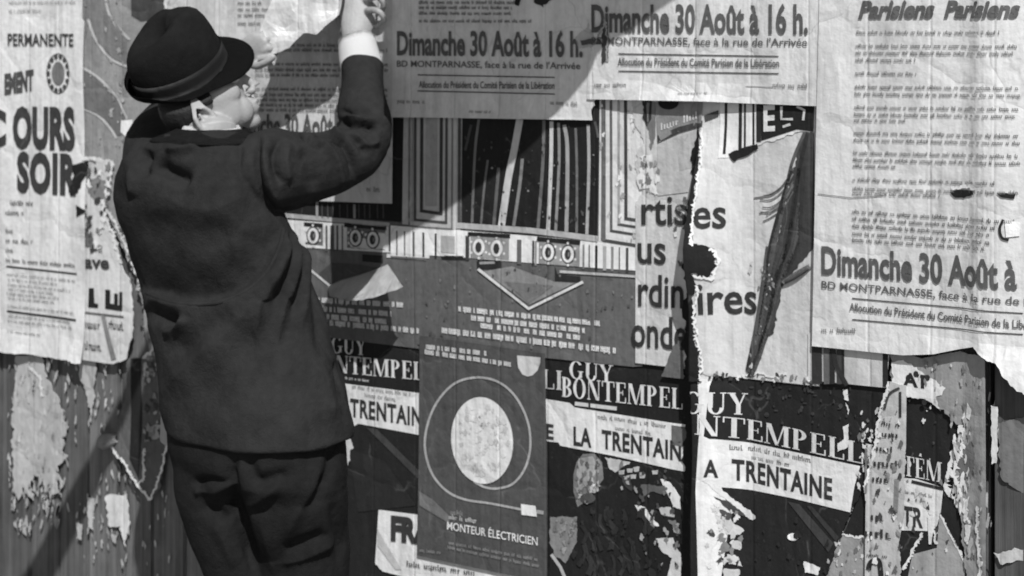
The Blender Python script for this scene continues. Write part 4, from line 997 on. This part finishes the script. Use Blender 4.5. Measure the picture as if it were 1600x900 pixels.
apply_folds(me, [
    ([(405, 208), (402, 240), (404, 275), (414, 308), (434, 334)], 5, -.006),          # armhole seam
    ([(418, 210), (414, 245), (422, 290), (440, 326)], 9, .006),
    ([(440, 214), (428, 240), (430, 268), (442, 290)], 6, -.006), ([(452, 220), (446, 250), (452, 290)], 9, .005),
    ([(470, 205), (486, 218), (506, 232)], 6, -.009), ([(486, 200), (512, 208), (538, 222)], 7, -.009), ([(500, 196), (528, 202), (556, 214), (574, 226)], 5, .006),
    ([(530, 172), (546, 176), (566, 172), (590, 176)], 5, -.006), ([(524, 190), (546, 194), (570, 196), (592, 206)], 6, -.008), ([(534, 182), (560, 186), (592, 192)], 5, .005),
    ([(506, 198), (534, 220), (550, 250), (552, 282)], 6, -.008), ([(520, 196), (554, 216), (572, 246)], 5, -.006), ([(490, 214), (520, 240), (532, 272), (530, 300)], 9, .006),
    ([(468, 232), (486, 260), (490, 300)], 10, -.004), ([(556, 226), (580, 226), (594, 216)], 6, .005),
    ([(446, 352), (438, 400), (410, 470), (398, 540)], 12, .007), ([(458, 356), (456, 420), (440, 490), (432, 560)], 10, .006), ([(470, 360), (474, 430), (470, 520)], 12, .006),
    ([(452, 350), (446, 410), (424, 480)], 6, -.006), ([(464, 352), (464, 430), (454, 500)], 6, -.005), ([(486, 400), (494, 470), (506, 560)], 9, -.006),
    ([(258, 236), (285, 234), (312, 226)], 6, .006), ([(240, 252), (262, 268), (300, 284)], 13, -.010), ([(232, 232), (222, 258), (226, 280)], 9, -.008), ([(214, 250), (206, 280), (212, 310)], 10, .006),
    ([(232, 478), (262, 494), (288, 506)], 13, -.010), ([(256, 522), (286, 512), (300, 494)], 9, .006), ([(252, 620), (300, 570), (360, 520), (410, 470)], 24, .006), ([(262, 560), (310, 530), (372, 486)], 16, -.004),
    ([(300, 640), (360, 570), (420, 500)], 20, -.004), ([(380, 640), (420, 570), (452, 500)], 16, -.004), ([(230, 340), (300, 370), (380, 350)], 26, -.004), ([(240, 300), (320, 330), (396, 300)], 24, .004),
    ([(360, 230), (366, 320), (362, 420)], 20, .003), ([(222, 454), (262, 470), (305, 475), (346, 471), (388, 452), (418, 422), (436, 386), (444, 354)], 3.5, .0022), ([(528, 560), (532, 600), (540, 640)], 7, -.006), ([(500, 560), (512, 610), (520, 660)], 14, .004)],
    [([(222, 452), (262, 468), (305, 473), (346, 469), (388, 450), (418, 420), (436, 384), (444, 352)], 58, 48, .020)], rough=.0024)
from mathutils.bvhtree import BVHTree
bvh = BVHTree.FromPolygons([v.co.copy() for v in me.vertices], [tuple(p.vertices) for p in me.polygons])
def on_cloth(x, y):
    d = (P(x, y) - CAM).normalized(); hit = bvh.ray_cast(CAM, d)
    return hit[0], hit[1]
def piping(poly, rad, sink):
    path = []
    for x, y in smooth_poly(poly, 6):
        q, n_ = on_cloth(x, y)
        if q is not None and (q - CAM).length < 4.4: path.append((q - n_ * sink, rad))
    path[0] = (path[0][0], rad * .4); path[-1] = (path[-1][0], rad * .3)
    bm = bmesh.new(); tube(bm, path, 8); return bm
seams = [piping([(228, 457), (262, 470), (305, 475), (346, 471), (388, 452), (418, 422), (436, 386), (444, 356)], .0052, .0014), piping([(406, 214), (402, 240), (404, 275), (414, 306), (430, 330)], .0018, .0008)]
jacket = link_mesh('jacket', me, wool, man)
for b_ in seams: bm_obj('seam', b_, wool, man, True).parent = jacket
# jacket collar fold
bm = bmesh.new()
rr_ = [fit_ring(200, 280, 382, .98, .472), fit_ring(204, 272, 388, .94, .474), fit_ring(211, 256, 402, .82, .478), fit_ring(217, 242, 408, .75, .480), fit_ring(220, 238, 408, .73, .480)]
rings_to_mesh(bm, rr_, cap=False); bmesh.ops.solidify(bm, geom=bm.faces[:], thickness=.006)
bm_obj('collar', bm, wool, man, True).parent = jacket
# shirt collar and cuffs
bm = bmesh.new(); rings_to_mesh(bm, [fit_ring(195, 287, 372, 1.0, .466, 2.0), fit_ring(202, 284, 377, 1.0, .470, 2.0), fit_ring(212, 280, 382, 1.0, .474, 2.0)], cap=False)
bmesh.ops.solidify(bm, geom=bm.faces[:], thickness=.003); bm_obj('shirt_collar', bm, linen, man, True)
def cuff(a, b, ra, rb, name='shirt_cuff'):
    bm = bmesh.new(); t = (b - a).normalized(); u = t.cross(FW).normalized(); v = t.cross(u).normalized(); rr = []
    for k in range(7):
        s_ = k / 6; r = ra + (rb - ra) * s_; rr.append(ring(a + (b - a) * s_ - u * 0.0, u * r * 1.06, v * r * .94, 28, 2))
    rings_to_mesh(bm, rr, cap=False); bmesh.ops.solidify(bm, geom=bm.faces[:], thickness=.003)
    for v_ in bm.verts: v_.co += (v_.co - a).normalized() * .0012 * math.sin(v_.co.z * 160 + v_.co.x * 90)
    bm_obj(name, bm, linen, man, True)
cuff(P(567, 118, .112), P(557, 62, .087), .0455, .040)
cuff(P(340, 116, .155), P(366, 95, .142), .038, .033)

# ---- trousers
bm = bmesh.new()
rings_to_mesh(bm, [fit_ring(*r) for r in ((600, 266, 518, .74, .464), (660, 265, 530, .77, .468), (700, 268, 535, .78, .470), (735, 278, 536, .76, .470), (765, 300, 518, .62, .465))])
tube(bm, catmull([(P(340, 690, .49), .092), (P(346, 735, .515), .096), (P(350, 770, .52), .096), (P(358, 820, .52), .086), (P(369, 870, .515), .074), (P(376, 920, .51), .066), (P(378, 1020, .51), .062), (P(384, 1140, .50), .066)], 4))
tube(bm, catmull([(P(446, 690, .46), .114), (P(452, 735, .46), .118), (P(456, 780, .455), .114), (P(464, 830, .43), .106), (P(470, 880, .425), .100), (P(476, 940, .42), .088), (P(478, 1030, .42), .074), (P(482, 1130, .42), .070)], 4))
me = fused(bm, 0.005, 12)
apply_folds(me, [
    ([(372, 702), (360, 740), (370, 790), (388, 850), (400, 905)], 9, -.016), ([(384, 700), (400, 750), (440, 745), (456, 726)], 12, -.012), ([(380, 790), (410, 776), (444, 748)], 9, .009),
    ([(500, 706), (488, 760), (460, 810), (440, 850)], 11, .008), ([(520, 700), (512, 740), (498, 760)], 8, -.009), ([(440, 860), (470, 850), (512, 832)], 9, -.011), ([(430, 880), (480, 868), (530, 840)], 9, .009),
    ([(404, 800), (420, 850), (428, 900)], 12, .007), ([(522, 770), (526, 830), (534, 900)], 8, -.007), ([(300, 772), (326, 764), (350, 766)], 8, .010), ([(300, 756), (330, 752), (356, 760)], 7, -.010),
    ([(310, 790), (340, 800), (362, 816)], 9, -.009), ([(330, 812), (352, 850), (366, 890)], 10, .007), ([(470, 800), (490, 780), (516, 740)], 8, -.007), ([(410, 712), (440, 704), (480, 708)], 10, .005)], rough=.0013, gain=1.25)
link_mesh('trousers', me, wool2, man)
for c, yaw in ((P(388, 1146, .49), .25), (P(490, 1140, .40), .05)):
    bm = bmesh.new(); f = Vector((math.sin(yaw), math.cos(yaw), 0)); s_ = Vector((f.y, -f.x, 0)); c = Vector((c.x, c.y, .12))
    rings_to_mesh(bm, [ring(c + f * a + UP * z, s_ * w, UP * h, 20, 2.4) for a, z, w, h in ((-.10, .045, .022, .03), (-.08, .052, .036, .05), (-.03, .055, .04, .053), (.03, .045, .042, .043), (.09, .036, .05, .034), (.14, .03, .046, .028), (.175, .026, .028, .02))])
    me = fused(bm, .006, 3); sh = link_mesh('shoe', me, leather, man)

# ---- body: head, neck, arms, hands, one continuous skin
AZ = math.radians(38.0); PIT = math.radians(25.0); HS = 1.0
def frame(az, pit, roll=0.0):
    fh = Vector((math.sin(az), math.cos(az), 0)); r = Vector((math.cos(az), -math.sin(az), 0))
    f = fh * math.cos(pit) + UP * math.sin(pit); u = UP * math.cos(pit) - fh * math.sin(pit)
    return f, r * math.cos(roll) - u * math.sin(roll), u * math.cos(roll) + r * math.sin(roll)
tf, tr, tu = frame(AZ, math.radians(27.0), math.radians(26.0)); TO = P(288, 112, .455)
def T(f, r, u): return TO + tf * f + tr * r + tu * u
def tuck(me):
    """keep skull and hair inside the hat"""
    n = len(me.vertices); co = np.empty(n * 3); me.vertices.foreach_get('co', co); co = co.reshape(-1, 3)
    rel = co - np.array(TO); f, r, u = rel @ np.array(tf), rel @ np.array(tr), rel @ np.array(tu)
    q = np.sqrt((f / np.where(f < 0, .098, .088)) ** 2 + (r / .085) ** 2)
    near = (np.abs(f) < .2) & (np.abs(r) < .2) & (u > -.012) & (u < .2)
    w = np.clip((u + .012) / .014, 0, 1) * near
    k = np.where(q > 1, 1 / np.maximum(q, 1e-6), 1); k = 1 + (k - 1) * w
    f2, r2 = f * k, r * k; u2 = np.where(near, np.minimum(u, .07), u)
    co = np.array(TO) + f2[:, None] * np.array(tf) + r2[:, None] * np.array(tr) + u2[:, None] * np.array(tu)
    me.vertices.foreach_set('co', co.ravel()); me.update()
hf, hr, hu = frame(AZ, PIT); HO = P(315, 154, .455)
def H(f, r, u): return HO + (hf * f + hr * r + hu * u) * HS
def hell(bm, c, rad, n=20, m=12): ellipsoid(bm, H(*c), (hf * rad[0] * HS, hr * rad[1] * HS, hu * rad[2] * HS), n, m)
bm = bmesh.new()
hell(bm, (.004, 0, .045), (.084, .072, .062)); hell(bm, (-.025, 0, .0), (.062, .064, .06)); hell(bm, (.030, 0, -.014), (.058, .056, .078)); hell(bm, (.050, 0, -.062), (.044, .034, .044))
hell(bm, (.036, 0, -.066), (.050, .044, .032)); hell(bm, (.070, 0, -.088), (.024, .024, .020)); hell(bm, (.082, 0, -.060), (.020, .026, .024))
hell(bm, (.098, 0, -.052), (.0075, .020, .0055)); hell(bm, (.095, 0, -.066), (.008, .018, .006)); hell(bm, (.082, 0, .032), (.017, .05, .012))
for s_ in (-1, 1):
    hell(bm, (.006, s_ * .040, -.058), (.030, .012, .026)); hell(bm, (.044, s_ * .038, -.012), (.034, .016, .028)); hell(bm, (.030, s_ * .036, -.040), (.040, .018, .044)); hell(bm, (.100, s_ * .012, -.029), (.011, .008, .008), 12, 8); hell(bm, (.06, s_ * .026, -.055), (.028, .018, .032))
    # ear: rim, lobe and bowl
    rim = []
    for k in range(11):
        t = math.radians(-60 + k * 30); rim.append((H(-.014 + .019 * math.cos(t) - .006 * math.sin(t), s_ * (.086 - .013 * math.cos(t)), -.042 + .037 * math.sin(t)), .0056 * HS))
    tube(bm, rim, 10); hell(bm, (-.006, s_ * .073, -.074), (.009, .006, .010), 12, 8); hell(bm, (-.012, s_ * .068, -.042), (.017, .0055, .030), 14, 8); tube(bm, [(H(.004, s_ * .066, -.030), .005 * HS), (H(.006, s_ * .071, -.042), .005 * HS), (H(.003, s_ * .070, -.054), .005 * HS)], 8)
    tube(bm, [(H(-.022, s_ * .081, -.020), .004 * HS), (H(-.019, s_ * .082, -.036), .0042 * HS), (H(-.012, s_ * .079, -.056), .004 * HS)], 8)
tube(bm, [(H(.088, 0, .018), .009 * HS), (H(.101, 0, -.006), .010 * HS), (H(.113, 0, -.024), .0115 * HS), (H(.100, 0, -.032), .010 * HS)], 12)
NB = P(332, 225, .475)
tube(bm, [(H(-.016, 0, -.01), .048), (H(-.020, 0, -.055), .050), (NB + UP * .02, .054), (NB - UP * .05, .07)], 24)
rings_to_mesh(bm, [ring(NB + UP * z + Vector((0, .0, 0)), Vector((w, 0, 0)), Vector((0, d, 0)), 24) for z, w, d in ((-.03, .06, .05), (-.07, .14, .07), (-.2, .14, .08), (-.45, .12, .08), (-.62, .13, .08))])
tube(bm, [(P(392, 262, .475), .05)] + [(p, r * .5) for p, r in RSL[1:]] + [(P(556, 66, .086), .027, .022)], 16)
tube(bm, [(P(240, 262, .52), .05)] + [(p, r * .5) for p, r in LSL[1:]] + [(P(374, 90, .140), .026, .021)], 16)
for a in ([(P(345, 735, .5), .06), (P(362, 870, .515), .048), (P(384, 1130, .5), .04)], [(P(455, 735, .44), .07), (P(474, 880, .425), .05), (P(482, 1120, .42), .04)]): tube(bm, a, 14)
def finger(bm, pts, r): tube(bm, catmull([(p, r * (1 - .09 * i)) for i, p in enumerate(pts)], 3), 10)
# right hand, palm to the wall, fingers folded over the sheet's edge
tube(bm, catmull([(P(556, 72, .088), .027, .021), (P(557, 50, .078), .034, .021), (P(560, 26, .066), .041, .019), (P(563, 4, .056), .043, .016), (P(564, -6, .05), .040, .013)], 3), 20, ref=FW)
finger(bm, [P(539, 2, .056), P(536, -28, .030), P(540, -36, .012), P(548, -22, .006)], .0098)
finger(bm, [P(553, -2, .056), P(553, -36, .028), P(556, -42, .010), P(562, -24, .006)], .0100)
finger(bm, [P(572, 0, .060), P(590, -6, .062), P(600, 8, .052), P(592, 22, .044)], .0092)
finger(bm, [P(574, 16, .066), P(590, 17, .070), P(600, 30, .058), P(588, 42, .050)], .0086)
finger(bm, [P(566, -4, .058), P(574, -30, .052), P(584, -34, .036), P(588, -18, .03)], .0096)
finger(bm, [P(537, 50, .086), P(531, 30, .074), P(533, 8, .050), P(540, -8, .036)], .0112)
# left hand pinching the sheet's lower corner
tube(bm, catmull([(P(372, 91, .142), .026, .020), (P(386, 84, .136), .034, .018), (P(402, 74, .130), .036, .017), (P(410, 68, .128), .033, .014)], 3), 18, ref=FW)
finger(bm, [P(404, 92, .134), P(420, 90, .128), P(431, 84, .112), P(424, 78, .100)], .0085)
finger(bm, [P(410, 80, .130), P(430, 74, .120), P(437, 66, .100), P(428, 62, .088)], .0090)
finger(bm, [P(410, 68, .128), P(428, 58, .116), P(436, 50, .094), P(428, 46, .082)], .0090)
finger(bm, [P(406, 58, .126), P(420, 44, .112), P(428, 36, .092), P(422, 34, .080)], .0085)
finger(bm, [P(388, 98, .146), P(402, 103, .152), P(418, 96, .150), P(428, 88, .144)], .0105)
me = fused(bm, 0.0028, 6, .5); tuck(me)
link_mesh('body', me, skin, man)
# eyes
for s_ in (-1, 1):
    bm = bmesh.new(); hell(bm, (.076, s_ * .031, .010), (.0125, .0135, .0085), 14, 8); bm_obj('eye', bm, plain('eye_white', .6, .2), man, True)
# hair below the hat, reaching lower to paint the shadow behind the ear
bm = bmesh.new(); hell(bm, (.002, 0, .042), (.088, .076, .064)); hell(bm, (-.028, 0, .0), (.066, .068, .066)); hell(bm, (-.036, 0, -.04), (.040, .056, .05)); hell(bm, (.004, 0, .006), (.060, .0685, .05))
me = fused(bm, .004, 2); tuck(me); co, no, px, fc = arrays(me)
rel = (co - np.array(HO)) / HS; ff, uu = rel @ np.array(hf), rel @ np.array(hu)
bmh = bmesh.new(); bmh.from_mesh(me); bmh.verts.ensure_lookup_table()
kill = [bmh.verts[i] for i in range(len(co)) if not ((ff[i] < -.026 and uu[i] > -.078) or (ff[i] < .018 and uu[i] > -.016) or (ff[i] < -.02 and uu[i] > -.05) or (ff[i] < .038 and uu[i] > .008 + .3 * max(0, ff[i])))]
bmesh.ops.delete(bmh, geom=kill, context='VERTS'); bmesh.ops.solidify(bmh, geom=bmh.faces[:], thickness=.003)
bm_obj('hair', bmh, hairm, man, True)

bm = bmesh.new(); N = 56; rr = []
prof = [(0.0, 1.0, 0), (.02, 1.0, 0), (.045, .985, 0), (.066, .965, 0), (.086, .92, .0), (.101, .85, .004), (.111, .75, .008), (.116, .60, .004), (.113, .42, -.004), (.106, .25, -.012), (.100, .08, -.016)]
for h, s_, dent in prof:
    row = []
    for k in range(N):
        a = 2 * math.pi * k / N; ca, sa = math.cos(a), math.sin(a)
        fl = (.108 if ca < 0 else .096) * s_; rw = .088 * s_ * (1 - .13 * sstep(.03, .12, h) * sstep(-.1, .9, ca))
        hh = h + .016 * ca * sstep(.04, .11, h) + (.010 * abs(sa) if h > .1 and s_ < .7 else 0)
        pinch = 1 - .22 * sstep(.05, .11, h) * math.exp(-((abs(a if a < math.pi else 2 * math.pi - a) - .75) / .3) ** 2)
        row.append(T(fl * ca * pinch, rw * sa * pinch, hh))
    rr.append(row)
rings_to_mesh(bm, rr, cap=False); bm.faces.new([bm.verts[i] for i in range(len(bm.verts) - N, len(bm.verts))] if False else bm.verts[-N:]) if False else None
bm.verts.ensure_lookup_table(); bm.faces.new([bm.verts[len(prof) * N - N + k] for k in range(N)])
bmesh.ops.recalc_face_normals(bm, faces=bm.faces[:])
me = bpy.data.meshes.new('crown'); bm.to_mesh(me); bm.free()
for p_ in me.polygons: p_.use_smooth = True
crown = link_mesh('hat', me, felt, man)
bm = bmesh.new(); rr = []
for q in range(8):
    s_ = q / 7; row = []
    for k in range(N):
        a = 2 * math.pi * k / N; ca, sa = math.cos(a), math.sin(a)
        w = .040 + .016 * sstep(0, .9, ca) - .006 * sstep(0, .9, -ca)
        front = sstep(.1, .9, ca); back = sstep(.0, .85, -ca); side = abs(sa) ** 2
        z = -.004 * s_ + s_ * s_ * (-.018 * front + .030 * back + .006 * side)
        row.append(T(((.106 if ca < 0 else .094) + w * s_ * (1 - .45 * back * s_)) * ca, (.088 + w * .95 * s_) * sa, z))
    rr.append(row)
rings_to_mesh(bm, rr, cap=False); bmesh.ops.solidify(bm, geom=bm.faces[:], thickness=.0035)
bm_obj('brim', bm, felt, man, True).parent = crown
bm = bmesh.new(); rr = []
for h in (.001, .012, .024, .036):
    rr.append([T((.110 if math.cos(a) < 0 else .098) * 1.004 * math.cos(a) * (1 - .25 * h), .0905 * math.sin(a) * (1 - .25 * h), h) for a in [2 * math.pi * k / N for k in range(N)]])
rings_to_mesh(bm, rr, cap=False); bmesh.ops.solidify(bm, geom=bm.faces[:], thickness=.0018)
bm_obj('band', bm, ribbon, man, True).parent = crown

# ================================================================== the sheet he is holding up
sheet_root = empty('paper_sheet', P(470, 95, .10), 'crumpled pale sheet held up against the wall in both hands', 'sheet')
def shade_px(px, py, g):
    return px_of(P(px, py, g) - SUN * (g / -SUN.y))
vis = [(440, -46), (432, -14), (424, 10), (412, 40), (403, 62), (408, 86), (420, 94), (438, 90), (452, 84), (462, 72), (474, 60), (484, 58), (494, 58), (506, 51), (520, 43), (529, 34), (532, 22), (535, 4), (540, -30), (544, -70)]
poly = [tuple(shade_px(x, y, .12)) for x, y in vis]
poly += [(530, -80), (590, -90), (597, 60), (590, 250), (582, 410)] + [(606, 402), (652, 377), (700, 345), (748, 309), (793, 277), (840, 234), (885, 186), (916, 150), (926, 124), (950, 105), (986, 84), (1020, 58), (1060, 30), (1105, -4)] + [(1260, -140), (1260, -300), (430, -300), (shade_px(446, -90, .12)[0], shade_px(446, -90, .12)[1])]  # unseen part shaped to cast the wall shadow, notched to leave the hand lit
bm = bmesh.new(); vs = [bm.verts.new((x, 0, -y)) for x, y in poly]; bm.faces.new(vs).normal_update(); bmesh.ops.triangulate(bm, faces=bm.faces[:])
for k in range(40, 130):
    bmesh.ops.bisect_plane(bm, geom=bm.verts[:] + bm.edges[:] + bm.faces[:], plane_co=(k * 10.03, 0, 0), plane_no=(1, 0, 0), dist=1e-5)
for k in range(-46, 32):
    bmesh.ops.bisect_plane(bm, geom=bm.verts[:] + bm.edges[:] + bm.faces[:], plane_co=(0, 0, k * 10.03), plane_no=(0, 0, 1), dist=1e-5)
for v in bm.verts:
    x, y = v.co.x, -v.co.z
    a, b = math.sin(x * .055 + y * .04), math.sin(x * .023 - y * .061 + 1.0)
    g = .12 + .28 * sstep(520, 588, x) + .0034 * abs(a) + .0030 * abs(b) + .0012 * math.sin(x * .11 + 2 * b) + .0030 * abs(math.sin(y * .045 + x * .017))
    v.co = sun_pt(x, y, g)
bmesh.ops.solidify(bm, geom=bm.faces[:], thickness=.0006)
bm_obj('sheet', bm, paper(220), sheet_root)

# ================================================================== unseen tree, added so its limb throws the slanting shadow at the lower left
tree = empty('added_shadow_tree', (0, 0, 0), 'added unseen bare tree whose slanting limb casts the shadow at the lower left', 'tree')
tree.location = (sun_pt(-420, 1200, .95).x, sun_pt(-420, 1200, .95).y, .12)
limb = [(q, r * 1.15) for q, r in [(sun_pt(-190, 1330, .95), .055), (sun_pt(-60, 1110, .95), .045), (sun_pt(57, 905, .95), .040), (sun_pt(112, 800, .95), .037), (sun_pt(165, 700, .95), .031), (sun_pt(204, 612, .95), .024), (sun_pt(246, 520, .95), .022), (sun_pt(300, 420, .95), .016)]]
base = tree.location.copy(); top = limb[0][0]
bm = bmesh.new(); tube(bm, catmull([(base + Vector((-.02, 0, -.02)), .15), (base + Vector((.0, .0, .4)), .12), (base.lerp(top, .6), .095), (top, .07), (top + Vector((-.15, -.1, .8)), .05), (top + Vector((-.1, -.2, 1.6)), .02)], 4), 16)
bark = plain('bark', .09, .9, 14.0, .4, .01, 60.0)
bm_obj('trunk', bm, bark, tree, True)
bm = bmesh.new(); tube(bm, catmull(limb, 4), 14); bm_obj('limb', bm, bark, tree, True)
